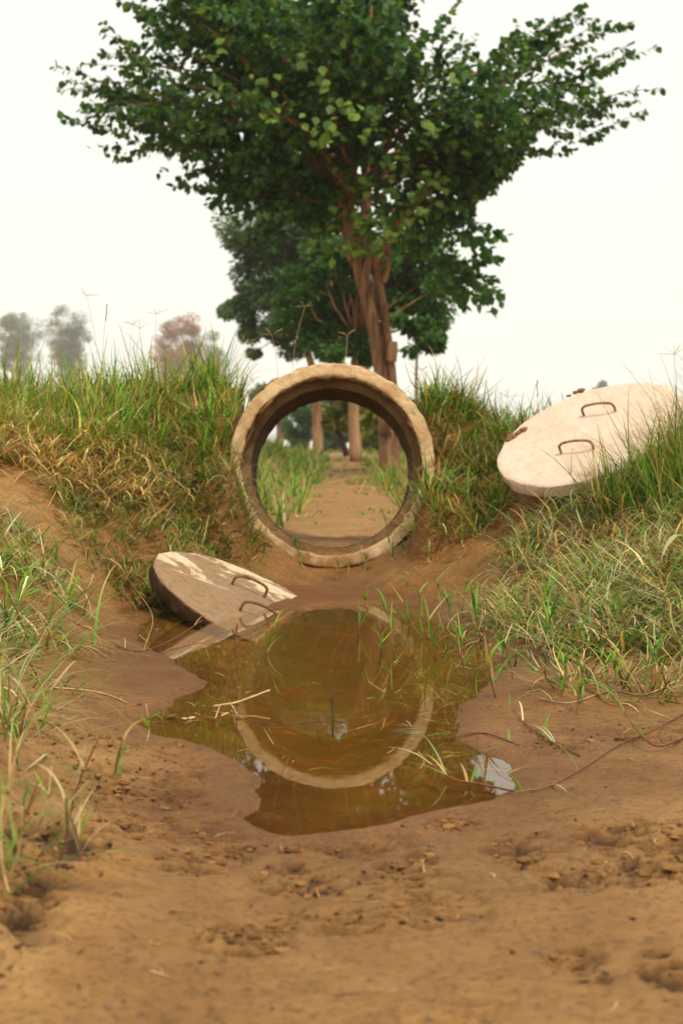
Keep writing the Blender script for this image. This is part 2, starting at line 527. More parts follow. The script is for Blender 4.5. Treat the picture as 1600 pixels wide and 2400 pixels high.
def make_ground():
    xs = list(np.arange(-1.9, -1.0, .012)) + list(np.arange(-1.0, 1.0, .0062)) + list(np.arange(1.0, 1.9001, .012))
    s = .012
    r = []
    v = 1.9
    while v < 480:
        s *= 1.11; v += s; r.append(v)
    xs = np.array([-q for q in reversed(r)] + xs + r)
    ys = [-14, -8, -4, -2, -1, -.3, .2, .5, .7, .85]
    y = .95
    while y < 6.9:
        ys.append(y); y *= 1.0030
    s = .027
    while y < 480:
        ys.append(y); s *= 1.04; y += s
    ys = np.array(ys)
    X, Y = np.meshgrid(xs, ys)
    Z = H(X, Y)
    v = np.stack([X, Y, Z], -1).reshape(-1, 3)
    ny, nx = X.shape
    i = (np.arange(ny - 1)[:, None] * nx + np.arange(nx - 1)[None, :]).ravel()
    t = np.concatenate([np.stack([i, i + 1, i + nx + 1], 1), np.stack([i, i + nx + 1, i + nx], 1)])
    sd = pond_sd(X, Y)
    m, m2 = broken(X, Y, sd)
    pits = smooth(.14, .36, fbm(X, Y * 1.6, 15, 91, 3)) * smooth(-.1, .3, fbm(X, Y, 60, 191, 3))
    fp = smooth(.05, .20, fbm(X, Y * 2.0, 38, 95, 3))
    dk = np.clip(m * np.maximum(pits * .9, fp * .75) + m2 * smooth(.1, .3, fbm(X, Y, 9, 97, 3)) * .7, 0, 1)  # darker broken soil, plus the shadow in pits and holes painted as colour
    damp = np.maximum(smooth(2.9, 4.0, Y) * (1 - smooth(.5, 1.1, np.abs(X))), smooth(.38, .03, sd + .16 * fbm(X, Y, 5, 303, 3))) * (1 - smooth(6.2, 6.6, Y)) * (.8 + .5 * fbm(X, Y, 3, 301, 3))
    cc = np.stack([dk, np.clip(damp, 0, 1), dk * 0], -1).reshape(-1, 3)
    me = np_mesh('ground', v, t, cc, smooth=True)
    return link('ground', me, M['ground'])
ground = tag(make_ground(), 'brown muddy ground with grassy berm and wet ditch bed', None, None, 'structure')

# water: a sheet over the hollow, a little larger than the pool so that the mud cuts its outline
def make_water():
    nx, ny = 30, 60
    X, Y = np.meshgrid(np.linspace(-.85, .6, nx), np.linspace(1.85, 5.15, ny))
    v = np.stack([X, Y, X * 0], -1).reshape(-1, 3)
    i = (np.arange(ny - 1)[:, None] * nx + np.arange(nx - 1)[None, :]).ravel()
    t = np.concatenate([np.stack([i, i + 1, i + nx + 1], 1), np.stack([i, i + nx + 1, i + nx], 1)])
    return link('water', np_mesh('water', v, t, smooth=True), M['water'])
tag(make_water(), 'shallow brown puddle reflecting the concrete pipe', None, None, 'structure')

# ------------------------------------------------------------------ mesh builders
def tube(path, radii, sides=6, jitter=0, seed=0, cap=True):
    """tapered tube along a polyline, returned as (verts, tris)"""
    path = [Vector(p) for p in path]
    n = len(path)
    if isinstance(radii, (int, float)): radii = [radii] * n
    rr = random.Random(seed)
    vv = []; tt = []
    prev = None
    for i, p in enumerate(path):
        d = (path[min(i + 1, n - 1)] - path[max(i - 1, 0)]).normalized()
        if prev is None:
            u = d.orthogonal().normalized()
        else:
            u = (prev - d * prev.dot(d)).normalized()
        prev = u
        w = d.cross(u)
        for k in range(sides):
            a = 2 * math.pi * k / sides
            r = radii[i] * (1 + jitter * (rr.random() * 2 - 1))
            vv.append(p + (u * math.cos(a) + w * math.sin(a)) * r)
    for i in range(n - 1):
        for k in range(sides):
            a = i * sides + k; b = i * sides + (k + 1) % sides
            tt.append((a, b, b + sides)); tt.append((a, b + sides, a + sides))
    if cap:
        vv.append(path[0]); vv.append(path[-1])
        c0, c1 = len(vv) - 2, len(vv) - 1
        for k in range(sides):
            tt.append((c0, (k + 1) % sides, k))
            tt.append((c1, (n - 1) * sides + k, (n - 1) * sides + (k + 1) % sides))
    return np.array([tuple(p) for p in vv]), np.array(tt)

def catmull(pts_, per=8):
    pts_ = [Vector(p) for p in pts_]
    q = [pts_[0] * 2 - pts_[1]] + pts_ + [pts_[-1] * 2 - pts_[-2]]
    o = []
    for i in range(1, len(q) - 2):
        for k in range(per):
            t = k / per
            a, b, c, d = q[i - 1], q[i], q[i + 1], q[i + 2]
            o.append(.5 * ((2 * b) + (c - a) * t + (2 * a - 5 * b + 4 * c - d) * t * t + (3 * b - a - 3 * c + d) * t ** 3))
    o.append(pts_[-1])
    return o

def join_vt(parts):
    vs_ = []; ts_ = []; n = 0
    for v, t in parts:
        vs_.append(v); ts_.append(np.asarray(t) + n); n += len(v)
    return np.concatenate(vs_), np.concatenate(ts_)

def blades(base, az, L, w, e0, e1, cols, S=4, curl=0.0, tipcol=None):
    """many grass blades at once: tapered strips whose elevation runs from e0 to e1"""
    N = len(base)
    pos = base.copy()
    allv = np.zeros((N, 2 * S + 1, 3))
    c = np.zeros((N, 2 * S + 1, 3))
    curl = curl * (rng.random(N) - .5) * 2
    for k in range(S + 1):
        t = k / S
        a = az + curl * t
        d = np.stack([np.cos(a), np.sin(a)], -1)
        side = np.stack([-np.sin(a), np.cos(a), np.zeros(N)], -1)
        ww = (w * (1 - t) ** .75 * (.75 + .25 * min(1, t * 4)))[:, None] * .5
        cc = cols if tipcol is None else cols * (1 - t ** 2) + tipcol * t ** 2
        if k < S:
            allv[:, 2 * k] = pos - side * ww
            allv[:, 2 * k + 1] = pos + side * ww
            c[:, 2 * k] = cc; c[:, 2 * k + 1] = cc
        else:
            allv[:, 2 * S] = pos; c[:, 2 * S] = cc
        e = e0 + (e1 - e0) * (t + .5 / S)
        pos = pos + (L / S)[:, None] * np.concatenate([d * np.cos(e)[:, None], np.sin(e)[:, None]], 1)
    tri = []
    for k in range(S - 1):
        a = 2 * k
        tri += [(a, a + 1, a + 3), (a, a + 3, a + 2)]
    tri.append((2 * S - 2, 2 * S - 1, 2 * S))
    tri = np.array(tri)
    T = (tri[None] + (np.arange(N) * (2 * S + 1))[:, None, None]).reshape(-1, 3)
    return allv.reshape(-1, 3), T, c.reshape(-1, 3)

GREEN = np.array([[.13, .30, .022], [.09, .235, .022], [.20, .36, .03], [.06, .17, .022]])
PALE = np.array([[.36, .38, .19], [.26, .32, .15], [.46, .45, .26], [.19, .28, .09], [.15, .27, .05]])
STRAW = np.array([[.58, .39, .16], [.50, .30, .10], [.66, .50, .26], [.36, .19, .06]])
RUSTY = np.array([[.33, .17, .045], [.40, .22, .06], [.26, .12, .04]])
OLIVE = np.array([[.26, .29, .04], [.35, .34, .06], [.18, .23, .035]])

def pick(n, weights):
    """weights: list of (palette, weight) -> n colours"""
    w = np.array([q for _, q in weights], float); w /= w.sum()
    k = rng.choice(len(weights), n, p=w)
    out = np.zeros((n, 3))
    for i, (pal, _) in enumerate(weights):
        m = k == i
        out[m] = pal[rng.integers(0, len(pal), m.sum())]
    return out * rng.uniform(.45, 1.5, (n, 1)) * rng.uniform(.93, 1.07, (n, 3))

def poly_sample(poly, n):
    """random (x, y) points inside a polygon"""
    poly = np.array(poly)
    lo, hi = poly.min(0), poly.max(0)
    got = []
    tot = 0
    while tot < n:
        q = rng.uniform(lo, hi, (n * 2, 2))
        ins = np.zeros(len(q), bool)
        for i in range(len(poly)):
            a, b = poly[i], poly[(i + 1) % len(poly)]
            if a[1] == b[1]: continue
            ins ^= ((a[1] > q[:, 1]) != (b[1] > q[:, 1])) & (q[:, 0] < (b[0] - a[0]) * (q[:, 1] - a[1]) / (b[1] - a[1]) + a[0])
        got.append(q[ins]); tot += ins.sum()
    return np.concatenate(got)[:n]

def grass_field(name, label, poly, n, Lr, wr, e0r, e1r, weights, clump=.55, cf=5.0, cseed=3, curl=.8, keep=None, S=4, tip=.35, per=16, ts=.03, lift=0.0, tone=(.62, 1.25)):
    """grass in tufts: blades fan out from shared crowns, tufts differ in size and tone"""
    nc = max(8, n // per)
    q = poly_sample(poly, nc)
    if clump > 0:
        f = fbm(q[:, 0], q[:, 1], cf, cseed, 3)
        q = q[rng.random(len(q)) < smooth(-.40, .30, f) * clump + (1 - clump)]
    nc = len(q)
    tsize = rng.uniform(.55, 1.35, nc) * (.75 + .5 * (fbm(q[:, 0], q[:, 1], 4, cseed + 40, 2) * .5 + .5))
    ttone = rng.uniform(*tone, nc)
    cnt = np.maximum(2, (rng.uniform(.4, 1.6, nc) * per)).astype(int)
    idx = np.repeat(np.arange(nc), cnt)
    n = len(idx)
    off = rng.normal(0, 1, (n, 2)) * (ts * tsize[idx])[:, None]
    qq = q[idx] + off
    a = np.arctan2(off[:, 1], off[:, 0]) + rng.normal(0, .9, n)
    if keep is not None:
        k = keep(qq[:, 0], qq[:, 1]); qq, a, idx = qq[k], a[k], idx[k]; n = len(idx)
    z = H(qq[:, 0], qq[:, 1])
    base = np.c_[qq, z - .008 + lift * rng.random(n)]
    L = (Lr[0] + (Lr[1] - Lr[0]) * rng.random(n) ** 1.3) * tsize[idx]
    w = rng.uniform(*wr, n)
    e0 = np.radians(rng.uniform(*e0r, n)); e1 = np.radians(rng.uniform(*e1r, n))
    c = pick(n, weights) * ttone[idx][:, None]
    tipc = c.copy()
    m = rng.random(n) < tip
    tipc[m] = pick(m.sum(), [(STRAW, 1), (RUSTY, .4)])
    v, t, cc = blades(base, a, L, w, e0, e1, c, S, curl, tipc)
    o = link(name, np_mesh(name, v, t, cc), M['blade'])
    return tag(o, label, 'grass', None, 'stuff')

# ------------------------------------------------------------------ concrete pipe
def revolve_pipe(profile, name, mat, parent, seg=260, amp=.004, nseed=0, closed=True):
    """profile of (radius, depth along axis) swept round the pipe axis, edges a little broken"""
    pr = []
    n = len(profile)
    rngp = range(n if closed else n - 1)
    for i in rngp:
        a = profile[i]; b = profile[(i + 1) % n]
        k = max(1, int(math.hypot(a[0] - b[0], a[1] - b[1]) / .010))
        for j in range(k):
            pr.append((a[0] + (b[0] - a[0]) * j / k, a[1] + (b[1] - a[1]) * j / k))
    if not closed: pr.append(profile[-1])
    pr = np.array(pr)
    th = np.linspace(0, 2 * math.pi, seg, endpoint=False)
    T, R = np.meshgrid(th, pr[:, 0], indexing='ij')
    _, D = np.meshgrid(th, pr[:, 1], indexing='ij')
    n1 = fbm(np.cos(T) * 1.3 + D * 3 + 7, np.sin(T) * 1.3 + R * 3, 11, nseed, 5)
    n2 = fbm(np.cos(T) * 1.3 + D * 2 + 3, np.sin(T) * 1.3 - R * 2, 12, nseed + 9, 5)
    R = R + n1 * amp * 1.6
    D = D + n2 * amp
    tilt = math.radians(8)
    ax = Vector((0, math.cos(tilt), -math.sin(tilt)))
    up = Vector((0, math.sin(tilt), math.cos(tilt)))
    rt = Vector((1, 0, 0))
    v = (np.array(PIPE_C)[None, None] + (R * np.cos(T))[..., None] * np.array(rt) + (R * np.sin(T))[..., None] * np.array(up)
         + D[..., None] * np.array(ax))
    m = len(pr)
    tt = []
    i = np.arange(seg)[:, None]; j = np.arange(m if closed else m - 1)[None, :]
    a = (i * m + j).ravel(); b = (((i + 1) % seg) * m + j).ravel()
    c = (((i + 1) % seg) * m + (j + 1) % m).ravel(); d = (i * m + (j + 1) % m).ravel()
    tt = np.concatenate([np.stack([a, b, c], 1), np.stack([a, c, d], 1)])
    me = np_mesh(name, v.reshape(-1, 3), tt, smooth=True)
    try:
        me.set_sharp_from_angle(angle=math.radians(50))
    except Exception:
        pass
    return link(name, me, mat, parent)

pipe = empty('concrete_pipe', (PIPE_C.x, PIPE_C.y, PIPE_C.z - PIPE_R))
tag(pipe, 'tan concrete pipe ring set in the grassy berm above the puddle', 'pipe')
# socket end: flat rim, stepped recess, then the bore
revolve_pipe([(.425, .008), (.420, .0), (.376, .0), (.372, .004), (.372, .05), (.405, .06), (.405, .098), (.424, .098)], 'socket_rim', M['pipe'], pipe, amp=.0045, nseed=3)
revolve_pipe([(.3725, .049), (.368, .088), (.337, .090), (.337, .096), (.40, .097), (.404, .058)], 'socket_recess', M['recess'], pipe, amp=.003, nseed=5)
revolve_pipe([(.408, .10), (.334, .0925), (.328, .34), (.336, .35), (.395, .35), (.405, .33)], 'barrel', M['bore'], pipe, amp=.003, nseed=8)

# cakes of dried mud and roots stuck on the rim: flat irregular lumps
def lump(center, ax_u, ax_v, ax_n, ru, rv, rn, seed, n=10, m=6):
    """irregular flattened lump"""
    rr = np.random.default_rng(seed)
    vv = [np.array(center) + np.array(ax_n) * rn]
    rads = rr.uniform(.65, 1.15, n)
    for k in range(1, m):
        ph = math.pi * k / m
        for i in range(n):
            a = 2 * math.pi * i / n
            r = rads[i] * (1 + rr.normal(0, .07)) * math.sin(ph)
            vv.append(np.array(center) + np.array(ax_u) * math.cos(a) * r * ru + np.array(ax_v) * math.sin(a) * r * rv
                      + np.array(ax_n) * (math.cos(ph) * rn * (1 + rr.normal(0, .12))))
    vv.append(np.array(center) - np.array(ax_n) * rn)
    tt = []
    for i in range(n):
        tt.append((0, 1 + i, 1 + (i + 1) % n))
        for k in range(m - 2):
            a = 1 + k * n + i; b = 1 + k * n + (i + 1) % n
            tt.append((a, a + n, b + n)); tt.append((a, b + n, b))
        e = len(vv) - 1
        tt.append((e, 1 + (m - 2) * n + (i + 1) % n, 1 + (m - 2) * n + i))
    return np.array(vv), np.array(tt)

tl = math.radians(8)
PU, PR_, PA = np.array((0, math.sin(tl), math.cos(tl))), np.array((1, 0, 0)), np.array((0, math.cos(tl), -math.sin(tl)))
rr_ = random.Random(4)
for k, deg in enumerate([168, 160, 152, 145, 137, 128, 118, 108, 96, 84, 72, 60, 48, 39, 30, 21, 12, 2, 176, 185, -6]):
    a = math.radians(deg + rr_.uniform(-3, 3))
    er = PR_ * math.cos(a) + PU * math.sin(a)
    et = -PR_ * math.sin(a) + PU * math.cos(a)
    rad = rr_.choice([.368, .424, .364, .426])
    c = np.array(PIPE_C) + er * rad + PA * (rr_.uniform(0, .05) if rad < .4 else rr_.uniform(.02, .06))
    v, t = lump(c, et, er, PA, rr_.uniform(.02, .06), rr_.uniform(.005, .013), rr_.uniform(.008, .024), 100 + k)
    link('mud_cake', np_mesh('mud_cake', v, t, smooth=True), M['cake'], pipe)

# ------------------------------------------------------------------ lids
def lid(name, label, center, nrm, hdir, mat, hmat, hl, hsp, seed, r=.36, th=.056):
    root = empty(name, center)
    n = Vector(nrm).normalized()
    h = Vector(hdir); h = (h - n * h.dot(n)).normalized()
    o = n.cross(h).normalized()
    R = Matrix((h, o, n)).transposed().to_4x4()
    # slab: worn disc with a rounded arris and chips
    seg = 140
    prof = [(0, 0), (.12, 0), (.22, 0), (.30, 0), (.338, 0), (.3555, -.0005), (r, -.004), (r, -.026), (r - .002, -th + .008), (r - .012, -th), (.2, -th), (0, -th)]
    vv = []; tt = []
    a = np.linspace(0, 2 * math.pi, seg, endpoint=False)
    for j, (q, z) in enumerate(prof):
        e = fbm(np.cos(a) * 1.2, np.sin(a) * 1.2 + z * 6, 5, seed, 4) * .007 * (1 if q > .33 else 0)
        dz = fbm(np.cos(a) * q, np.sin(a) * q, 9, seed + 5, 3) * .002
        for i in range(seg):
            vv.append((math.cos(a[i]) * (q + e[i]), math.sin(a[i]) * (q + e[i]), z + dz[i]))
    for j in range(len(prof) - 1):
        for i in range(seg):
            p0 = j * seg + i; p1 = j * seg + (i + 1) % seg
            tt.append((p0, p0 + seg, p1 + seg)); tt.append((p0, p1 + seg, p1))
    me = np_mesh('slab', vv, tt, smooth=True)
    me.set_sharp_from_angle(angle=math.radians(45))
    root.rotation_euler = R.to_euler()
    me.materials.append(mat)
    s = bpy.data.objects.new('slab', me); col.objects.link(s); s.parent = root
    for k, sg in enumerate((-1, 1)):
        y = sg * hsp / 2 + random.uniform(-.004, .004)
        x0 = random.uniform(-.006, .006)
        hh = .042
        path = [(-hl / 2 + x0, y, -.02), (-hl / 2 + x0 - .002, y, hh * .55), (-hl / 2 + .006 + x0, y, hh * .84), (-hl / 2 + .022 + x0, y, hh), (x0, y + .002, hh + .002),
                (hl / 2 - .022 + x0, y, hh - .001), (hl / 2 - .006 + x0, y, hh * .84), (hl / 2 + .002 + x0, y, hh * .5), (hl / 2 + x0, y, -.02)]
        v, t = tube(catmull(path, 5), .0050, 10, .06, seed + k)
        hm = np_mesh('handle', v, t, smooth=True); hm.materials.append(hmat)
        ho = bpy.data.objects.new('handle', hm); col.objects.link(ho); ho.parent = root
    tag(root, label, 'lid')
    return root, R, n, h, o

LID_A = P(582, 1388, 4.73)
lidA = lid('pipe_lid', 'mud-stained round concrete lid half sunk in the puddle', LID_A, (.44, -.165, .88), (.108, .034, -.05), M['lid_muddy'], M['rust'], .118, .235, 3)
LID_B = P(1352, 992, 5.3)
lidB = lid('pipe_lid', 'clean pale round concrete lid lying on the right grassy bank', LID_B, (-.38, -.387, .84), (.117, -.08, .016), M['lid_clean'], M['rust_pale'], .126, .27, 14)
# clods that lie on the clean lid's upper edge
for k, (dx, dy, sz) in enumerate([(1176, 1004, .020), (1190, 996, .012), (1202, 988, .014), (1167, 1012, .012), (1322, 903, .012), (1335, 899, .016), (1306, 911, .009)]):
    n = lidB[2]
    d = P(dx, dy, 1.0) - Vector((0, 0, CAM_Z))
    s = (LID_B - Vector((0, 0, CAM_Z))).dot(n) / d.dot(n)
    c = Vector((0, 0, CAM_Z)) + d * s
    v, t = lump(c + n * .004, lidB[3], lidB[4], n, sz * 1.3, sz, sz * .5, 60 + k, 9, 6)
    c0 = v.mean(0)
    o = link('dirt_clod', np_mesh('dirt_clod', v - c0, t, smooth=True), M['cake'], None, tuple(c0))
    tag(o, 'small brown dirt clod on the upper rim of the clean lid', 'clod', 'clods on the clean lid')

# ------------------------------------------------------------------ grass
def not_pipe(x, y):
    return ~((np.abs(x - PIPE_C.x) < .41) & (y > 5.55) & (y < 6.3))

def clear_lid(c, r):
    return lambda x, y: (x - c.x) ** 2 + (y - c.y) ** 2 > r * r

grass_field('lush_grass', 'lush green grass on the crest of the left berm',
            [(-2.4, 5.6), (-.98, 5.4), (-.52, 5.75), (-.42, 5.98), (-.36, 6.05), (-.38, 6.5), (-2.4, 7.2)], 14500, (.10, .31), (.0045, .010), (40, 89), (-60, 70),
            [(GREEN, 6), (OLIVE, 3), (STRAW, 1.3), (RUSTY, .8)], .45, 6, 3, curl=1.2, S=5, tone=(.8, 1.55))
grass_field('dry_grass', 'straw-coloured matted dry grass on the left berm slope',
            [(-1.9, 5.75), (-1.9, 4.9), (-1.15, 5.1), (-.92, 4.95), (-.72, 5.3), (-.66, 5.6), (-.95, 5.62)], 8500, (.08, .24), (.0035, .008), (0, 60), (-55, 10),
            [(STRAW, 9), (RUSTY, 2), (PALE, 1.0), (GREEN, .5)], .5, 6, 13, curl=1.6, S=5, lift=.07, tone=(1.0, 1.7))
grass_field('mixed_grass', 'green and straw grass on the slope left of the pipe',
            [(-1.0, 5.2), (-.95, 4.75), (-.66, 4.75), (-.50, 5.2), (-.40, 5.5), (-.38, 5.74), (-.8, 5.8)], 5200, (.06, .19), (.0035, .009), (10, 75), (-65, 30),
            [(PALE, 4), (GREEN, 4), (STRAW, 3.6), (OLIVE, 2)], .7, 6, 23, curl=1.4, S=5)
grass_field('bank_grass', 'grey-green drooping grass on the near left bank',
            [(-1.9, 4.6), (-1.9, 2.6), (-.70, 2.5), (-.64, 3.0), (-.70, 3.5), (-.78, 4.1), (-.92, 4.5)], 9000, (.09, .28), (.004, .010), (10, 82), (-80, 25),
            [(PALE, 6), (GREEN, 3), (STRAW, 3.2), (OLIVE, 1)], .55, 6, 33, curl=1.3, S=6, tone=(.7, 1.45))
grass_field('pipe_side_grass', 'green grass growing against the right side of the pipe',
            [(.32, 5.60), (.40, 5.46), (.56, 5.46), (.68, 5.78), (.95, 5.9), (1.0, 6.6), (.32, 6.5), (.28, 6.06), (.36, 5.97)], 6600, (.08, .25), (.0045, .010), (25, 88), (-70, 60),
            [(GREEN, 6), (OLIVE, 2), (PALE, 1.4), (STRAW, 1.6), (RUSTY, .8)], .4, 7, 43, curl=1.2, S=5)
grass_field('pipe_left_grass', 'tangled grass and straw overlapping the left rim of the pipe',
            [(-.66, 5.50), (-.52, 5.40), (-.34, 5.46), (-.33, 5.62), (-.38, 5.74), (-.46, 5.95), (-.66, 5.95)], 1900, (.05, .16), (.004, .009), (10, 85), (-70, 40),
            [(GREEN, 4), (OLIVE, 2), (PALE, 2), (STRAW, 3), (RUSTY, 1)], .3, 7, 46, curl=1.4, S=5)
grass_field('dry_litter', 'dry straw and roots under the right side of the pipe',
            [(.26, 5.64), (.22, 5.3), (.55, 5.15), (.66, 5.5), (.6, 5.75)], 1500, (.04, .11), (.0025, .005), (-5, 50), (-60, 10),
            [(STRAW, 5), (RUSTY, 4), (PALE, 1.5)], .6, 8, 53, curl=1.6)
grass_field('right_bank_grass', 'thick pale green and straw grass over the right bank',
            [(.66, 5.05), (.50, 4.55), (.46, 4.1), (.53, 3.65), (.62, 3.3), (1.0, 3.1), (2.0, 3.3), (2.0, 5.2), (1.35, 5.1), (.95, 4.98)], 21000, (.08, .25), (.0035, .009), (5, 75), (-85, 20),
            [(PALE, 7.5), (GREEN, 2.2), (STRAW, 5.5), (OLIVE, 1.2), (RUSTY, .6)], .5, 6, 63, curl=1.5, S=6, lift=.03, tone=(.7, 1.5))
grass_field('edge_grass', 'thin straw and green grass at the foot of the right bank',
            [(.50, 4.6), (.34, 4.3), (.40, 3.6), (.40, 3.1), (.52, 2.8), (1.1, 2.75), (1.2, 3.4), (.6, 3.7)], 2400, (.06, .17), (.003, .008), (0, 80), (-60, 30),
            [(PALE, 4), (GREEN, 3), (STRAW, 4.5), (RUSTY, 1.6)], .75, 6, 73, curl=1.4, S=5)
grass_field('lid_side_grass', 'upright green grass in front of the clean lid',
            [(.86, 4.75), (1.02, 4.72), (1.5, 4.8), (1.5, 5.4), (1.28, 5.3), (1.13, 5.03), (.95, 4.95)], 4200, (.11, .33), (.0045, .010), (45, 88), (-30, 70),
            [(GREEN, 6), (OLIVE, 2), (PALE, 2), (STRAW, 1.4)], .4, 6, 83, curl=1.0, S=5)
grass_field('lid_edge_grass', 'tall green grass leaning over the right end of the clean lid',
            [(.98, 4.62), (1.5, 4.45), (1.55, 5.05), (1.18, 4.92)], 1900, (.20, .46), (.0045, .009), (58, 89), (0, 78),
            [(GREEN, 6), (OLIVE, 2.5), (PALE, 2), (STRAW, 1.4)], .4, 6, 87, curl=.9, S=6, tone=(.75, 1.4))
grass_field('back_bank_grass', 'bright green grass on the ditch bank beyond the pipe',
            [(-.40, 6.6), (-.30, 8), (-.26, 10), (-.22, 14), (-.3, 26), (-3.5, 26), (-2.6, 6.9)], 17000, (.12, .36), (.008, .018), (40, 88), (-30, 60),
            [(GREEN, 6), (OLIVE, 2), (PALE, 2)], .4, 2.5, 93, curl=.9)
grass_field('back_right_grass', 'green and yellow grass on the right bank beyond the pipe',
            [(.42, 6.6), (.36, 9), (.34, 14), (.4, 27), (4.5, 27), (3, 6.6)], 11000, (.10, .28), (.008, .018), (40, 88), (-20, 60),
            [(GREEN, 4), (OLIVE, 4), (STRAW, 2)], .4, 2.5, 103, curl=.9)
grass_field('ditch_weeds', 'low patchy weeds on the ditch floor beyond the pipe',
            [(-.45, 7.4), (.5, 7.6), (.7, 24), (-.7, 24)], 7500, (.03, .10), (.008, .02), (10, 75), (-40, 30),
            [(OLIVE, 4), (GREEN, 4), (STRAW, 2)], 1.0, 2.2, 113, curl=1.0, keep=lambda x, y: rng.random(len(x)) < np.clip((np.abs(x + .02) - .05) * 3 + (y - 8) * .09, .12, 1))
grass_field('field_grass', 'hazy rough grass of the fields beyond the berm',
            [(-12, 10), (12, 10), (30, 90), (-30, 90)], 13000, (.15, .4), (.03, .07), (40, 88), (-10, 60),
            [(GREEN, 4), (OLIVE, 5), (STRAW, 2)], .3, .6, 123, curl=.9, keep=lambda x, y: (np.abs(x) > .3) | (y > 24), per=10, ts=.12)

grass_field('left_edge_grass', 'loose green and straw grass along the near left edge',
            [(-.9, 1.5), (-.42, 1.5), (-.44, 1.8), (-.52, 2.2), (-.58, 2.7), (-1.0, 2.7)], 900, (.08, .24), (.003, .007), (15, 85), (-60, 45),
            [(PALE, 4), (GREEN, 4), (STRAW, 3), (OLIVE, 1)], .5, 6, 133, curl=1.2, S=6)

# ------------------------------------------------------------------ single plants
def blade_mesh(name, base, az, L, w, e0, e1, colr, S=6, curl=0.3):
    v, t, c = blades(np.array([base], float), np.array([az]), np.array([L]), np.array([w]), np.array([e0]), np.array([e1]),
                     np.array([colr]), S, curl)
    return np_mesh(name, v, t, c)

def ground_hit(dx, dy, y0=1.0, y1=9.0):
    """where the ray through (dx, dy) meets the ground"""
    ys = np.linspace(y0, y1, 900)
    d = P(dx, dy, 1.0)
    x = d.x * ys; z = CAM_Z + (d.z - CAM_Z) * ys
    g = H(x, ys)
    g = np.maximum(g, 0)
    k = np.argmax(z <= g)
    return Vector((x[k], ys[k], max(float(g[k]), 0.0)))

def sprout(base, hgt, nb, label, group, red=True, lean=.15, seed=0, wid=.008, name='grass_shoot', pal=GREEN):
    r = random.Random(seed)
    root = empty(name, base)
    az = r.uniform(0, 6.28)
    p0 = Vector(base) - Vector((0, 0, .03))
    tip = Vector(base) + Vector((math.cos(az) * lean * hgt, math.sin(az) * lean * hgt, hgt * .7))
    mid = (p0 + tip) / 2 + Vector((r.uniform(-.01, .01), r.uniform(-.01, .01), 0))
    v, t = tube(catmull([p0, mid, tip], 4), [.0021 - .0009 * k / 8 for k in range(9)], 5)
    link('stem', np_mesh('stem', v, t, smooth=True), M['stem'] if red else M['straw'], root)
    for k in range(nb):
        f = r.uniform(.25, 1.0)
        b = p0.lerp(mid, f * 2) if f < .5 else mid.lerp(tip, f * 2 - 1)
        cl = pal[r.randrange(len(pal))] * r.uniform(.8, 1.35) if r.random() < .8 else STRAW[r.randrange(4)]
        link('blade', blade_mesh('blade', tuple(b), r.uniform(0, 6.28), hgt * r.uniform(.45, .9), wid * r.uniform(.7, 1.2),
             math.radians(r.uniform(35, 85)), math.radians(r.uniform(-40, 65)), cl), M['blade'], root)
    tag(root, label, 'grass', group)
    return root

shoots_pool = [(612, 1505), (820, 1455), (872, 1500), (960, 1465), (985, 1455), (1000, 1500), (1045, 1530), (1068, 1500), (1030, 1440), (1085, 1560),
               (905, 1490), (940, 1440), (1015, 1400), (1060, 1420), (1110, 1470), (1130, 1545)]
for i, (a, b) in enumerate(shoots_pool):
    sprout(ground_hit(a, b), random.uniform(.10, .19), random.randint(4, 7), 'slim green grass shoot standing in the puddle shallows', 'shoots standing in the puddle', True, .2, 200 + i)
shoots_mud = [(1145, 1600), (1180, 1560), (1225, 1520), (1270, 1600), (1320, 1640), (1200, 1480), (1290, 1500), (1165, 1430), (1400, 1610), (1480, 1560),
              (1360, 1540), (1240, 1440), (1440, 1500), (1530, 1600), (1330, 1460)]
for i, (a, b) in enumerate(shoots_mud):
    sprout(ground_hit(a, b), random.uniform(.10, .19), random.randint(4, 8), 'leafy grass shoot with red stem in mud right of the puddle', 'shoots in the mud right of the puddle', True, .25, 300 + i)
shoots_rim = [(680, 1285), (700, 1310), (775, 1330), (840, 1310), (822, 1290), (790, 1320), (905, 1290), (930, 1270), (600, 1215), (648, 1230), (880, 1230), (985, 1290)]
for i, (a, b) in enumerate(shoots_rim):
    sprout(ground_hit(a, b), random.uniform(.06, .12), random.randint(4, 7), 'small green grass tuft at the lower lip of the pipe', 'tufts along the lower lip of the pipe', False, .2, 400 + i)
for i, (a, b) in enumerate([(325, 1700), (270, 1790)]):
    sprout(ground_hit(a, b), .09, 5, ['lone green grass shoot on the mud left of the puddle', 'grass shoot with dry base on the left foreground mud'][i], None, i == 1, .1, 450 + i)
for i, (a, b) in enumerate([(20, 1960), (70, 1880), (110, 1990), (40, 2080), (150, 1900), (10, 1820), (60, 1780), (100, 1700), (25, 1690), (5, 2010), (190, 1980)]):
    sprout(ground_hit(a, b), random.uniform(.09, .16), random.randint(5, 9), 'tall blurred grass tuft at the left foreground edge', 'tufts at the left foreground edge', i % 2 == 0, .3, 470 + i, .004, 'grass_tuft', np.concatenate([GREEN, PALE]))
sprout(ground_hit(960, 2010), .022, 6, 'tiny dry grass stub in the foreground mud', None, False, .3, 499, .003, 'grass_stub', STRAW)

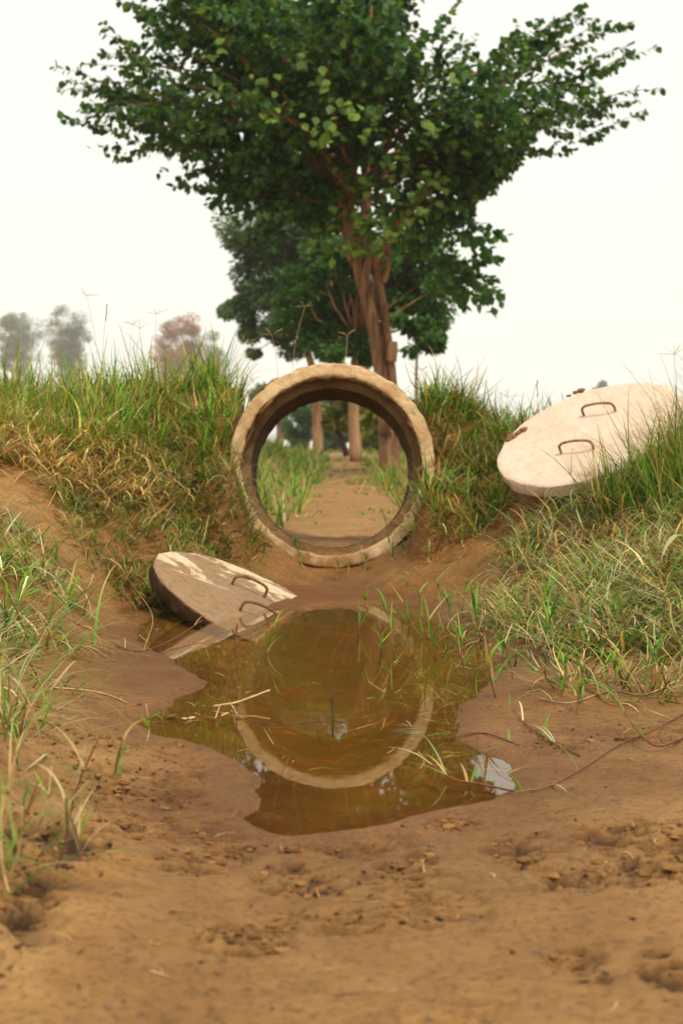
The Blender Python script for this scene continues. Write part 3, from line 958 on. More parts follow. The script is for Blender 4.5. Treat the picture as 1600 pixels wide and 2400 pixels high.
# seed stalks of finger grass against the sky
def seed_stalk(base, tip, label, group, spikes=4, seed=0, spike_len=.05, colr=(.30, .21, .12), single=False):
    r = random.Random(seed)
    root = empty('seed_stalk', base)
    b, t_ = Vector(base), Vector(tip)
    m = b.lerp(t_, .55) + Vector((r.uniform(-.02, .02), r.uniform(-.02, .02), .0))
    path = catmull([b - Vector((0, 0, .02)), m, t_], 5)
    v, t = tube(path, [.0013 - .0005 * k / len(path) for k in range(len(path))], 4)
    link('stem', np_mesh('stem', v, t, smooth=True), M['straw'], root)
    if single:
        for k in range(9):
            p = t_ + (m - t_).normalized() * k * .008
            v, t = lump(p + Vector((r.uniform(-.003, .003), 0, 0)), (1, 0, 0), (0, 1, 0), (0, 0, 1), .0022, .0022, .005, seed + k, 5, 4)
            link('seed', np_mesh('seed', v, t, smooth=True), M['twig'], root)
    else:
        off = r.uniform(0, 6.28)
        for k in range(spikes):
            a = off + k * 6.283 / spikes + r.uniform(-.3, .3)
            d = Vector((math.cos(a), math.sin(a) * .6, r.uniform(.1, .75))).normalized()
            v, t = tube([t_, t_ + d * spike_len * .5, t_ + d * spike_len * r.uniform(.8, 1.2) - Vector((0, 0, .006))], [.0009, .0012, .0005], 4)
            link('spike', np_mesh('spike', v, t, smooth=True), M['straw'], root)
    tag(root, label, 'grass', group)

for i, (bx, by, tx, ty, Y, sg) in enumerate([
        (228, 800, 200, 680, 6.0, 0), (240, 830, 246, 700, 6.05, 1), (365, 840, 358, 722, 6.0, 0), (300, 830, 305, 745, 6.1, 0), (318, 830, 322, 755, 6.0, 0),
        (668, 850, 700, 705, 5.98, 0), (780, 832, 797, 770, 5.98, 0), (640, 880, 625, 770, 6.0, 0), (590, 890, 566, 790, 6.0, 0), (1090, 960, 1098, 885, 6.1, 0),
        (1150, 970, 1165, 912, 6.1, 0), (1240, 960, 1232, 875, 6.1, 1), (1540, 900, 1547, 815, 5.0, 0), (40, 830, 30, 755, 6.0, 0), (135, 830, 128, 770, 6.0, 0), (960, 930, 968, 850, 6.1, 0)]):
    b = P(bx, by, Y)
    b.z = float(H(np.array([b.x]), np.array([b.y]))[0]) if abs(b.x - PIPE_C.x) > .42 else b.z
    if abs(bx - 724) < 130: b.z -= .06
    seed_stalk(b, P(tx, ty, Y), 'thin dry seed stalk rising above the berm against the sky' if not sg else
               'seed stalk with a single dark upright spike above the berm', 'seed stalks on the berm' if not sg else 'spike-headed seed stalks', 4, 600 + i, .055, single=bool(sg))

# runners creeping over the mud
def runner(pts_, label, rad=.0028, blades_n=6, seed=0, mat=None, name='grass_runner', lift=.003, bl=(.05, .1)):
    r = random.Random(seed)
    g = [ground_hit(a, b) + Vector((0, 0, lift + (q[0] if q else 0))) for a, b, *q in pts_]
    root = empty(name, g[0])
    path = catmull(g, 7)
    v, t = tube(path, [rad * (1 - .5 * k / len(path)) for k in range(len(path))], 6, .1, seed)
    link('stem', np_mesh('stem', v, t, smooth=True), mat or M['stem'], root)
    for k in range(blades_n):
        p = path[r.randrange(2, len(path))]
        d = (path[-1] - path[0])
        cl = (GREEN if r.random() < .45 else PALE if r.random() < .5 else STRAW)[r.randrange(3)] * r.uniform(.8, 1.3)
        link('blade', blade_mesh('blade', tuple(p), math.atan2(d.y, d.x) + r.uniform(-1.4, 1.4), r.uniform(*bl), r.uniform(.003, .006),
             math.radians(r.uniform(5, 70)), math.radians(r.uniform(-45, 20)), cl), M['blade'], root)
    return tag(root, label, 'grass runner')

runner([(1575, 1640), (1500, 1680), (1420, 1715), (1340, 1770), (1255, 1815), (1190, 1822)], 'long red-brown runner creeping over the right foreground mud', .0018, 9, 1)
runner([(1180, 1822), (1100, 1812, .004), (1040, 1800, .004), (985, 1775, .012)], 'runner with grey-green blades lying in the bright puddle corner', .0022, 8, 2)
runner([(1330, 1740), (1280, 1715), (1240, 1690), (1200, 1660), (1170, 1650, .02)], 'short red runner tipped with green blades near the puddle', .002, 6, 3)
runner([(1568, 1560), (1480, 1600), (1400, 1590), (1310, 1620), (1240, 1610)], 'dry straw runner below the right bank grass', .0017, 9, 4, M['straw'])
runner([(1190, 1715), (1120, 1690), (1060, 1690), (1030, 1700, .01)], 'dark red runner at the right water edge', .002, 4, 5)
runner([(150, 1420), (215, 1455), (280, 1490), (330, 1497), (400, 1480, .012), (465, 1450, .03)], 'runner with green tip reaching out over the puddle from the left', .002, 7, 6)
runner([(120, 1585), (200, 1590), (250, 1600), (295, 1618)], 'pale dry stalk lying on the left mud spit', .002, 3, 7, M['straw'])
runner([(1568, 1700), (1500, 1730, .01), (1440, 1690, .03), (1400, 1640, .06)], 'leaning green-bladed runner at the right edge', .0028, 6, 8, None, 'grass_runner', .004, (.08, .14))
runner([(240, 1260), (300, 1350, .01), (350, 1430, .02), (330, 1500, .0)], 'bent straw stem hanging beside the muddy lid', .0014, 0, 9, M['straw'])

def stick(pts3, rad, mat, label, name='twig', cat='twig', side=(), group=None):
    root = empty(name, pts3[0])
    v, t = tube(catmull(pts3, 5), rad, 6, .15, 5)
    link('stem', np_mesh('stem', v, t, smooth=True), mat, root)
    for s in side:
        v, t = tube(s, rad * .6, 5)
        link('side_twig', np_mesh('side_twig', v, t, smooth=True), mat, root)
    return tag(root, label, cat, group)

def wp(dx, dy, z=0.0):
    """point over the water surface, z above it"""
    d = P(dx, dy, 1.0)
    s = (CAM_Z - z) / (CAM_Z - d.z)
    return Vector((d.x * s, s, z))

w0 = wp(765, 1658)
stick([w0 - Vector((0, 0, .03)), w0 + Vector((-.001, 0, .02)), w0 + Vector((-.003, 0, .05))], .0018, M['twig'], 'small dark twig standing upright in the puddle',
      side=([w0 + Vector((-.003, 0, .047)), w0 + Vector((.012, .01, .058)), w0 + Vector((.026, .02, .055))], [w0 + Vector((0, 0, .004)), w0 + Vector((.02, -.01, .0))]))
w0 = wp(543, 1600)
stick([w0 - Vector((0, 0, .03)), w0 + Vector((.001, 0, .05)), w0 + Vector((-.002, 0, .11)), w0 + Vector((.002, 0, .16))], .0019, M['stem'], 'thin reddish stem with side shoots rising from the puddle',
      side=([w0 + Vector((-.002, 0, .10)), w0 + Vector((.01, 0, .13))], [w0 + Vector((-.002, 0, .095)), w0 + Vector((-.012, 0, .115))]))
stick([wp(490, 1622, .004), wp(540, 1614, .012), wp(580, 1600, .02), wp(620, 1585, .03)], .0024, M['straw'], 'pale straw stalk slanting over the floating debris',
      side=([wp(505, 1620, .006), wp(495, 1650, .004)], [wp(530, 1616, .012), wp(545, 1640, .003)]))
stick([wp(560, 1650, .003), wp(600, 1662, .002), wp(650, 1665, .002), wp(740, 1657, .002)], .0011, M['twig'], 'thin dark straw floating across the puddle centre')
# floating scum of dead leaves
for i, (a, b, s) in enumerate([(395, 1643, .02), (425, 1650, .016), (455, 1640, .018), (485, 1648, .02), (515, 1640, .017), (550, 1646, .022), (535, 1632, .014), (440, 1648, .013), (500, 1636, .015)]):
    c = wp(a, b, .003)
    v, t = lump((0, 0, 0), (1, 0, 0), (0, 1, 0), (0, 0, 1), s * .8, s * .45, .0012, 700 + i, 9, 4)
    o = link('dead_leaf', np_mesh('dead_leaf', v, t, smooth=True), M['straw'] if i % 3 == 1 else M['bark'], None, tuple(c))
    o.rotation_euler = (random.uniform(-.25, .25), random.uniform(-.25, .25), random.uniform(0, 6))
    tag(o, 'scrap of dead leaf floating in the debris line on the puddle', 'leaf', 'floating scraps on the puddle')
# floating green blades
root = empty('floating_grass', wp(980, 1678, .002))
for i, (a, b, L_) in enumerate([(978, 1680, .075), (975, 1672, .07), (972, 1684, .05), (960, 1668, .055)]):
    link('blade', blade_mesh('blade', tuple(wp(a, b, .004)), math.pi + random.uniform(-.25, .35), L_, .005, .06, -.03, PALE[i % 4] * .9), M['blade'], root)
tag(root, 'tuft of pale green blades floating right of the puddle centre', 'grass')

# broad dry leaf on the right bank
def broad_leaf(base, az, L_, w, label, colr, e0=.2, e1=-1.1):
    v, t, c = blades(np.array([base]), np.array([az]), np.array([L_]), np.array([w]), np.array([e0]), np.array([e1]), np.array([colr]), 8, .4)
    root = link('dry_leaf', np_mesh('dry_leaf', v - np.array(base), t, c), M['blade'], None, base)
    tag(root, label, 'leaf')
g = ground_hit(1560, 1330)
broad_leaf((g.x, g.y - .04, g.z + .12), math.radians(235), .17, .026, 'broad pale dry leaf hanging in the right bank grass', (.50, .44, .22), .35, -1.3)
g = ground_hit(1500, 1360)
broad_leaf((g.x, g.y - .04, g.z + .10), math.radians(200), .12, .016, 'curled straw leaf beside the broad leaf on the right bank', (.55, .36, .18), .3, -1.2)
g = ground_hit(5, 985)
broad_leaf(tuple(P(-12, 1000, 3.2)), math.radians(30), .06, .012, 'bright green blurred blade at the left edge of the berm', (.13, .33, .03), .7, .3)

# pebbles and crumbs
for i, (a, b, s) in enumerate([(360, 1448, .006), (262, 1520, .006), (1230, 2190, .004), (247, 2325, .0035), (985, 2345, .003), (1390, 2250, .004), (1100, 1905, .0035), (575, 2085, .0025), (395, 1973, .0025), (670, 1325, .006), (990, 1945, .005)]):
    p = ground_hit(a, b)
    v, t = lump((0, 0, 0), (1, 0, 0), (0, 1, 0), (0, 0, 1), s, s * .8, s * .6, 800 + i, 8, 5)
    o = link('pebble', np_mesh('pebble', v, t, smooth=True), M['stone'], None, tuple(p + Vector((0, 0, s * .3))))
    tag(o, 'tiny grey pebble lying on the bare mud', 'pebble', 'pebbles scattered on the mud')

def crumbs(n):
    q = np.c_[rng.uniform(-.75, .95, n), .95 * (6.0 / .95) ** (rng.random(n) ** 1.3)]
    sd = pond_sd(q[:, 0], q[:, 1])
    f = fbm(q[:, 0], q[:, 1] * 1.5, 3.4, 71, 3) + .9 * fbm(q[:, 0], q[:, 1] * 1.6, 14, 171, 3)
    hh = h_smooth(q[:, 0], q[:, 1])
    mb, mb2 = broken(q[:, 0], q[:, 1], sd)
    pit = fbm(q[:, 0], q[:, 1] * 2.0, 38, 95, 3)
    k = (sd > .03) & (hh < .3) & (q[:, 1] < 5.6) & (((np.maximum(mb, mb2) > .35) & (pit > -.05 + .3 * rng.random(n))) | (rng.random(n) < .008))
    q = q[k]
    z = H(q[:, 0], q[:, 1])
    n = len(q)
    s = (.0008 + .0034 * rng.random(n) ** 4)[:, None]
    oc = np.array([[1, 0, 0], [0, 1, 0], [-1, 0, 0], [0, -1, 0], [0, 0, 1], [0, 0, -1.]])
    v = oc[None] * rng.uniform(.6, 1.3, (n, 6, 1)) * s[:, None, :] * rng.uniform(.5, 1.9, (n, 1, 3))
    a = rng.uniform(0, 6.28, n)
    ca, sa = np.cos(a), np.sin(a)
    v = np.stack([v[..., 0] * ca[:, None] - v[..., 1] * sa[:, None], v[..., 0] * sa[:, None] + v[..., 1] * ca[:, None], v[..., 2] * .7], -1)
    v = v + np.c_[q, z + s[:, 0] * .3][:, None]
    t = np.array([(0, 1, 4), (1, 2, 4), (2, 3, 4), (3, 0, 4), (1, 0, 5), (2, 1, 5), (3, 2, 5), (0, 3, 5)])
    T = (t[None] + (np.arange(n) * 6)[:, None, None]).reshape(-1, 3)
    o = link('mud_crumbs', np_mesh('mud_crumbs', v.reshape(-1, 3), T, smooth=True), mat_simple('dark_crumb', (.03, .014, .006), (.13, .065, .024), 40, .9))
    tag(o, 'dark crumbs of soil scattered on the mud', 'soil', None, 'stuff')
crumbs(60000)

def clods(n):
    """small dark and larger mud-brown clods turned up where the crust is broken"""
    q = np.c_[rng.uniform(-.6, .75, n), rng.uniform(1.2, 2.9, n)]
    sd = pond_sd(q[:, 0], q[:, 1])
    mb, mb2 = broken(q[:, 0], q[:, 1], sd)
    f = fbm(q[:, 0], q[:, 1] * 1.8, 22, 411, 3)
    k = (sd > .03) & (mb > .3 + .4 * rng.random(n)) & (f > -.02 + .15 * rng.random(n))
    q = q[k]; n = len(q)
    z = H(q[:, 0], q[:, 1])
    ph = (1 + 5 ** .5) / 2
    ico = np.array([[-1, ph, 0], [1, ph, 0], [-1, -ph, 0], [1, -ph, 0], [0, -1, ph], [0, 1, ph], [0, -1, -ph], [0, 1, -ph], [ph, 0, -1], [ph, 0, 1], [-ph, 0, -1], [-ph, 0, 1]]) / 1.9
    tri = np.array([(0, 11, 5), (0, 5, 1), (0, 1, 7), (0, 7, 10), (0, 10, 11), (1, 5, 9), (5, 11, 4), (11, 10, 2), (10, 7, 6), (7, 1, 8), (3, 9, 4), (3, 4, 2), (3, 2, 6), (3, 6, 8), (3, 8, 9), (4, 9, 5), (2, 4, 11), (6, 2, 10), (8, 6, 7), (9, 8, 1)])
    s = (.0012 + .0062 * rng.random(n) ** 3)
    v = ico[None] * rng.uniform(.55, 1.25, (n, 12, 1)) * s[:, None, None] * np.stack([rng.uniform(.8, 1.9, n), rng.uniform(.6, 1.2, n), rng.uniform(.4, .8, n)], -1)[:, None]
    a = rng.normal(0, .6, n); ca, sa = np.cos(a)[:, None], np.sin(a)[:, None]
    v = np.stack([v[..., 0] * ca - v[..., 1] * sa, v[..., 0] * sa + v[..., 1] * ca, v[..., 2]], -1) + np.c_[q, z + s * .15][:, None]
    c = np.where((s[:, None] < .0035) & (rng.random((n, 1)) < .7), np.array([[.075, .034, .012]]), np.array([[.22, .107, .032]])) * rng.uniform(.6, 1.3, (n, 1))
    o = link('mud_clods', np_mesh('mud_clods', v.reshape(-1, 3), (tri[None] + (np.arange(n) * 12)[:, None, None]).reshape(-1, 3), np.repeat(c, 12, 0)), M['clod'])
    tag(o, 'small dark and brown clods in the broken foreground mud', 'soil', None, 'stuff')
    print('clods', n)
def _clod_mat():
    m, nt, N, L, out = new_mat('mud_clod')
    a = node(nt, 'ShaderNodeAttribute', attribute_name='Col')
    geo = node(nt, 'ShaderNodeNewGeometry')
    principled(nt, out, a.outputs[0], .8, bump(nt, noise(nt, geo.outputs['Position'], 300, 4, .7), .7, .002), .2)
    return m
M['clod'] = _clod_mat()
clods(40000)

def litter(name, label, q, L, w, pal, zoff, e0, e1, lev=None):
    n = len(q)
    z = H(q[:, 0], q[:, 1]) if lev is None else np.full(n, lev)
    base = np.c_[q, z + zoff * rng.random(n)]
    v, t, c = blades(base, rng.uniform(-math.pi, math.pi, n), rng.uniform(*L, n), rng.uniform(*w, n), np.radians(rng.uniform(*e0, n)), np.radians(rng.uniform(*e1, n)), pick(n, pal), 4, 1.2)
    return tag(link(name, np_mesh(name, v, t, c), M['blade']), label, 'litter', None, 'stuff')

q = poly_sample([(-.8, 4.4), (-.55, 2.6), (-.4, 1.3), (.5, 1.3), (.75, 2.3), (.75, 3.2), (.5, 4.6), (.45, 5.5), (-.4, 5.5)], 2200)
f_ = fbm(q[:, 0], q[:, 1], 6, 401, 3)
q = q[(pond_sd(q[:, 0], q[:, 1]) > .02) & (f_ > -.05 + .3 * rng.random(len(q)))]
litter('straw_litter', 'scraps of dry straw and rootlets scattered on the mud', q, (.012, .05), (.0012, .003), [(STRAW, 4), (RUSTY, 4), (RUSTY * .4, 5)], .004, (-3, 18), (-15, 6))
q = poly_sample([tuple(p) for p in POND], 1500)
d_ = pond_sd(q[:, 0], q[:, 1])
q = q[(rng.random(len(q)) < np.where(q[:, 0] > .05, .75, .3) * smooth(.30, .04, -d_)) & (q[:, 1] > 2.3)]
litter('pond_weed', 'fine straw and weed stems lying in the puddle shallows', q, (.03, .10), (.0014, .0035), [(OLIVE, 4), (STRAW, 3), (RUSTY, 3)], .012, (-6, 22), (-25, 5), -.006)

# ------------------------------------------------------------------ trees
HEART = np.array([[0, 0, 0], [.30, .16, .05], [.46, .42, .06], [.30, .74, .03], [0, 1.06, -.05], [-.30, .74, .03], [-.46, .42, .06], [-.30, .16, .05], [0, .45, -.03]])
HEART_T = np.array([(8, 0, 1), (8, 1, 2), (8, 2, 3), (8, 3, 4), (8, 4, 5), (8, 5, 6), (8, 6, 7), (8, 7, 0)])
OVAL = np.array([[0, 0, 0], [.3, .4, .04], [0, 1, -.05], [-.3, .4, .04]])
OVAL_T = np.array([(0, 1, 2), (0, 2, 3)])

def leaf_frames(axis, up):
    axis = axis / np.linalg.norm(axis, axis=1, keepdims=True)
    sx = np.cross(axis, up); sx /= np.maximum(np.linalg.norm(sx, axis=1, keepdims=True), 1e-6)
    nz = np.cross(sx, axis)
    return sx, axis, nz

def leaf_cloud(pos, axis, up, size, colr, tmpl=HEART, tri=HEART_T):
    sx, ay, nz = leaf_frames(axis, up)
    s = size[:, None, None]
    v = pos[:, None] + s * (tmpl[None, :, 0:1] * sx[:, None] + tmpl[None, :, 1:2] * ay[:, None] + tmpl[None, :, 2:3] * nz[:, None])
    n, m = len(pos), len(tmpl)
    T = (tri[None] + (np.arange(n) * m)[:, None, None]).reshape(-1, 3)
    return v.reshape(-1, 3), T, np.repeat(colr, m, axis=0)

def twig_leaves(p0, d, L_, n, droop=.25):
    """leaf positions and axes along a twig that starts at p0"""
    t = np.sort(rng.uniform(.08, 1.0, n))
    d = d / np.linalg.norm(d)
    bend = np.array([0, 0, -droop])
    pos = p0 + d * (t * L_)[:, None] + bend * (t ** 2 * L_)[:, None] * .5
    ang = rng.uniform(0, 2 * math.pi, n)
    u = np.cross(d, [0, 0, 1.0]); u /= max(np.linalg.norm(u), 1e-6); w = np.cross(u, d)
    rad = u * np.cos(ang)[:, None] + w * np.sin(ang)[:, None]
    axis = d * .55 + rad * .9 + np.array([0, 0, -.55]) + rng.normal(0, .2, (n, 3))
    return pos, axis

def make_main_tree():
    Y0 = 17.0
    base = P(893, 1085, Y0)
    root = empty('heart_leaf_tree', base)
    tag(root, 'large dark green broadleaf tree standing behind the pipe', 'tree')
    def pl(lst, Yoff=0.0): return [P(a, b, Y0 + Yoff + c) for a, b, c in lst]
    trunk_parts = []
    def stem(lst, rads, seed, sides=12):
        path = catmull(pl(lst), 6)
        rr = np.interp(np.linspace(0, 1, len(path)), np.linspace(0, 1, len(rads)), rads)
        return tube(path, list(rr), sides, .07, seed)
    trunk_parts.append(stem([(893, 1100, 0), (886, 960, 0), (872, 830, 0), (856, 740, 0), (835, 660, 0), (818, 590, 0)], [.115, .095, .083, .08, .078, .075], 1, 16))
    trunk_parts.append(stem([(905, 1090, .05), (901, 950, .05), (898, 860, 0), (890, 790, 0), (878, 700, 0), (862, 610, 0)], [.075, .07, .063, .06, .055, .05], 2))
    trunk_parts.append(stem([(885, 1000, -.1), (866, 820, -.14), (852, 720, -.14), (840, 640, -.1), (848, 590, -.05)], [.075, .06, .055, .055, .045], 3))
    v, t = join_vt(trunk_parts)
    link('trunk', np_mesh('trunk', v, t, smooth=True), M['bark'], root)
    v, t = stem([(897, 830, -.08), (900, 800, -.1), (901, 785, -.1)], [.07, .065, .06], 4)
    link('stump', np_mesh('stump', v, t, smooth=True), M['bark_far'], root)
    limbs = [([(818, 600, 0), (805, 520, 0), (803, 440, .1), (818, 340, .2), (826, 240, .3)], [.10, .075, .065, .05, .03]),
             ([(805, 520, 0), (775, 455, -.2), (745, 400, -.3), (735, 320, -.4)], [.055, .05, .04, .025]),
             ([(860, 620, 0), (885, 560, -.2), (930, 490, -.3), (990, 430, -.4), (1040, 385, -.4), (1105, 310, -.4), (1135, 245, -.5)], [.07, .055, .05, .045, .045, .035, .02]),
             ([(880, 650, 0), (893, 600, -.1), (888, 540, -.1), (905, 480, 0)], [.035, .03, .028, .02]),
             ([(845, 600, .1), (840, 480, .5), (850, 350, .9), (870, 200, 1.1)], [.08, .07, .05, .03]),
             ([(818, 590, .1), (760, 470, .7), (680, 380, 1.2), (590, 290, 1.5)], [.06, .05, .04, .02]),
             ([(803, 450, 0), (720, 360, -.5), (600, 270, -.9), (470, 200, -1.1)], [.05, .04, .03, .015])]
    for i, (l, r) in enumerate(limbs):
        v, t = stem(l, r, 10 + i, 8)
        link('limb', np_mesh('limb', v, t, smooth=True), M['bark'], root)
    C = np.array(P(835, 470, Y0))
    PO, AX, UPV, SZ, CO = [], [], [], [], []
    wood = []
    DK = np.array([[.028, .082, .028], [.038, .105, .026], [.05, .13, .03], [.075, .165, .034]])
    LT = np.array([[.13, .22, .028], [.17, .255, .034], [.09, .17, .026]])
    def add_leaves(p, a, s, c, up=None):
        PO.append(p); AX.append(a); SZ.append(s); CO.append(c)
        UPV.append(np.tile([0, 0, 1.0], (len(p), 1)) + rng.normal(0, .45, (len(p), 3)) if up is None else up)
    TIPS = [(165, 190, 0), (190, 245, .3), (245, 95, 0), (310, 15, .2), (270, 275, -.4), (355, 330, 0), (460, 425, -.2), (540, 400, .3), (230, 170, -.6),
            (1480, 90, 0), (1405, 45, .3), (1335, 15, 0), (1455, 195, .2), (1400, 255, -.3), (1290, 350, 0), (1215, 420, .2), (1130, 500, .2), (1110, 330, -.8),
            (400, 60, -1.2), (330, 200, -1.0), (520, 230, -1.8), (1180, 120, -1.5), (1250, 230, -1.0), (650, 400, -1.0), (1120, 640, .4), (1090, 570, .5)]
    NL = 168
    for i in range(NL):
        az = i * 2.39996 + rng.normal(0, .2)
        el = math.radians(4 + 84 * ((i * .61803) % 1.0) ** .9)
        R = float(np.interp(math.degrees(el), [0, 6, 14, 24, 45, 90], [1.2, 1.7, 2.4, 3.05, 3.5, 4.0])) * rng.uniform(.72, 1.04)
        if i < 60:
            tx, ty, td_ = TIPS[i % len(TIPS)]
            e_ = np.array(P(tx, ty, Y0 + td_ + rng.normal(0, .5))) + rng.normal(0, .12, 3)
            vec = (e_ - C) * .87; R = np.linalg.norm(vec); d = vec / R; el = math.asin(d[2])
        else:
            d = None
        d = d if d is not None else np.array([math.cos(az) * math.cos(el), math.sin(az) * math.cos(el), math.sin(el)])
        st = C + np.array([0, 0, rng.uniform(-.2, 1.2)]) * math.sin(el) + d * .2
        end = C + d * R
        mid = (st + end) / 2 + np.array([0, 0, rng.uniform(-.05, .3) * R * .3]) + rng.normal(0, .1, 3)
        path = catmull([st, mid, end], 6)
        e_ax = abs(end[0] - .15)
        if i % 2 == 0 and end[2] > 2.6 + (.92 if end[0] > 0 else .70) * min(max(e_ax - .35, 0), 1.7) + .12 * max(e_ax - 2, 0):
            wood.append(tube(path, list(np.linspace(.032, .006, len(path))), 5, .05, i))
        pth = np.array([tuple(q) for q in path])
        nt = 14
        for k in range(nt):
            f = .22 + .78 * (k + rng.random()) / nt
            j = f * (len(pth) - 1); j0 = min(int(j), len(pth) - 2)
            p = pth[j0] + (pth[j0 + 1] - pth[j0]) * (j - j0)
            dd = (pth[j0 + 1] - pth[j0]); dd /= np.linalg.norm(dd)
            side = rng.normal(0, 1, 3); side -= dd * side.dot(dd); side /= np.linalg.norm(side)
            td = dd * rng.uniform(.5, 1.1) + side * rng.uniform(.5, 1.0) * (1.0 if f < .7 else .5) + np.array([0, 0, .10])
            L_ = rng.uniform(.35, .8)
            n = int(rng.integers(15, 26))
            if k == nt - 1:       # terminal spray: a long thin shoot beyond the crown
                td = dd + rng.normal(0, .12, 3) + np.array([0, 0, .12]); L_ = rng.uniform(.5, .95); n = 26
            pp, aa = twig_leaves(p, td, L_, n)
            ax_ = np.abs(pp[:, 0] - .15)
            ok = pp[:, 2] > 2.45 + np.where(pp[:, 0] > 0, .92, .70) * np.clip(ax_ - .35, 0, 1.7) + .12 * np.clip(ax_ - 2.0, 0, 3)
            full = ok.mean() > .9
            pp, aa = pp[ok], aa[ok]
            if len(pp) == 0: continue
            if k >= nt - 2 and i < 60 and full:
                e2 = p + td / np.linalg.norm(td) * L_
                wood.append(tube([p, (p + e2) / 2, e2 + np.array([0, 0, -.125 * L_])], [.007, .005, .002], 4))
            out = np.linalg.norm(pp - C, axis=1) / 3.9
            c = DK[rng.integers(0, 4, len(pp))] * rng.uniform(.8, 1.3, (len(pp), 1))
            y = rng.random(len(pp)) < .16
            c[y] = LT[rng.integers(0, 3, y.sum())]
            add_leaves(pp, aa, rng.uniform(.05, .11, len(pp)), c)
    for i in range(90):
        a_, b_ = (rng.uniform(640, 800), rng.uniform(370, 540)) if i < 50 else (rng.uniform(850, 1010), rng.uniform(340, 500))
        p = np.array(P(a_, b_, Y0 + rng.uniform(.3, 1.6)))
        pp, aa = twig_leaves(p, np.array([rng.normal(0, .8), rng.normal(0, .5), rng.uniform(-.3, .4)]), rng.uniform(.3, .6), 18)
        add_leaves(pp, aa, rng.uniform(.08, .13, len(pp)), DK[rng.integers(0, 3, len(pp))] * rng.uniform(.8, 1.3, (len(pp), 1)))
    # side branches low on the right of the trunk
    for i in range(70):
        p = np.array(P(rng.uniform(770, 1000), rng.uniform(340, 560), Y0 - rng.uniform(.3, 1.1)))
        pp, aa = twig_leaves(p, np.array([rng.normal(0, .7), rng.normal(-.2, .4), rng.uniform(-.6, .3)]), rng.uniform(.25, .5), 9)
        c = np.where(rng.random((len(pp), 1)) < .45, LT[rng.integers(0, 3, len(pp))], DK[rng.integers(1, 4, len(pp))]) * rng.uniform(.8, 1.3, (len(pp), 1))
        add_leaves(pp, aa, rng.uniform(.06, .115, len(pp)), c)
    for i in range(44):
        p = np.array(P(rng.uniform(980, 1085), rng.uniform(420, 670), Y0 + rng.uniform(.2, 1.4)))
        pp, aa = twig_leaves(p, np.array([rng.uniform(.1, 1), rng.normal(0, .4), rng.uniform(-.4, .4)]), rng.uniform(.3, .6), 16)
        c = DK[rng.integers(1, 4, len(pp))] * rng.uniform(.9, 1.6, (len(pp), 1))
        add_leaves(pp, aa, rng.uniform(.08, .13, len(pp)), c)
    v, t, c = leaf_cloud(np.concatenate(PO), np.concatenate(AX), np.concatenate(UPV), np.concatenate(SZ), np.concatenate(CO))
    o = link('crown', np_mesh('crown', v, t, c), M['leaf'], root)
    tag(o, kind='stuff')
    v, t = join_vt(wood)
    tag(link('branches', np_mesh('branches', v, t, smooth=True), M['bark'], root), kind='stuff')
    # the big pale leaves that hang in front, one by one
    lm = []
    for q in range(6):
        cc = LT[q % 3] * (0.7 + .13 * q)
        me = np_mesh('leaf', HEART, HEART_T, np.tile(cc, (9, 1)))
        me.materials.append(M['leaf']); lm.append(me)
    spots = [(870, 360), (840, 420), (900, 430), (960, 410), (1010, 420), (860, 500), (830, 500), (900, 540), (930, 500), (870, 570), (960, 470),
             (720, 290), (750, 300), (830, 250), (850, 280), (700, 130), (740, 180), (780, 230), (620, 260), (680, 330), (980, 330), (1000, 290), (920, 360), (800, 580), (730, 560), (1040, 180), (1050, 330), (600, 180), (500, 120), (780, 90)]
    cnt = 0
    for k, (a, b) in enumerate(spots):
        for j in range(10):
            p = Vector(P(a + rng.normal(0, 15), b + rng.normal(0, 15), Y0 - (1.3 if b > 300 else 2.6) + rng.normal(0, .12)))
            axis = np.array([[rng.normal(0, .6), rng.normal(-.35, .3), rng.normal(-.5, .4)]])
            up = np.array([[rng.normal(0, .35), -.75 + rng.normal(0, .3), .8]])
            sx, ay, nz = leaf_frames(axis, up)
            o = bpy.data.objects.new('leaf', lm[int(rng.integers(0, 6))])
            col.objects.link(o)
            o.parent = root
            R = Matrix((Vector(sx[0]), Vector(ay[0]), Vector(nz[0]))).transposed().to_4x4()
            o.matrix_basis = Matrix.Translation(p - base) @ R @ Matrix.Scale(float(rng.uniform(.06, .125)), 4)
            cnt += 1
    return root
make_main_tree()

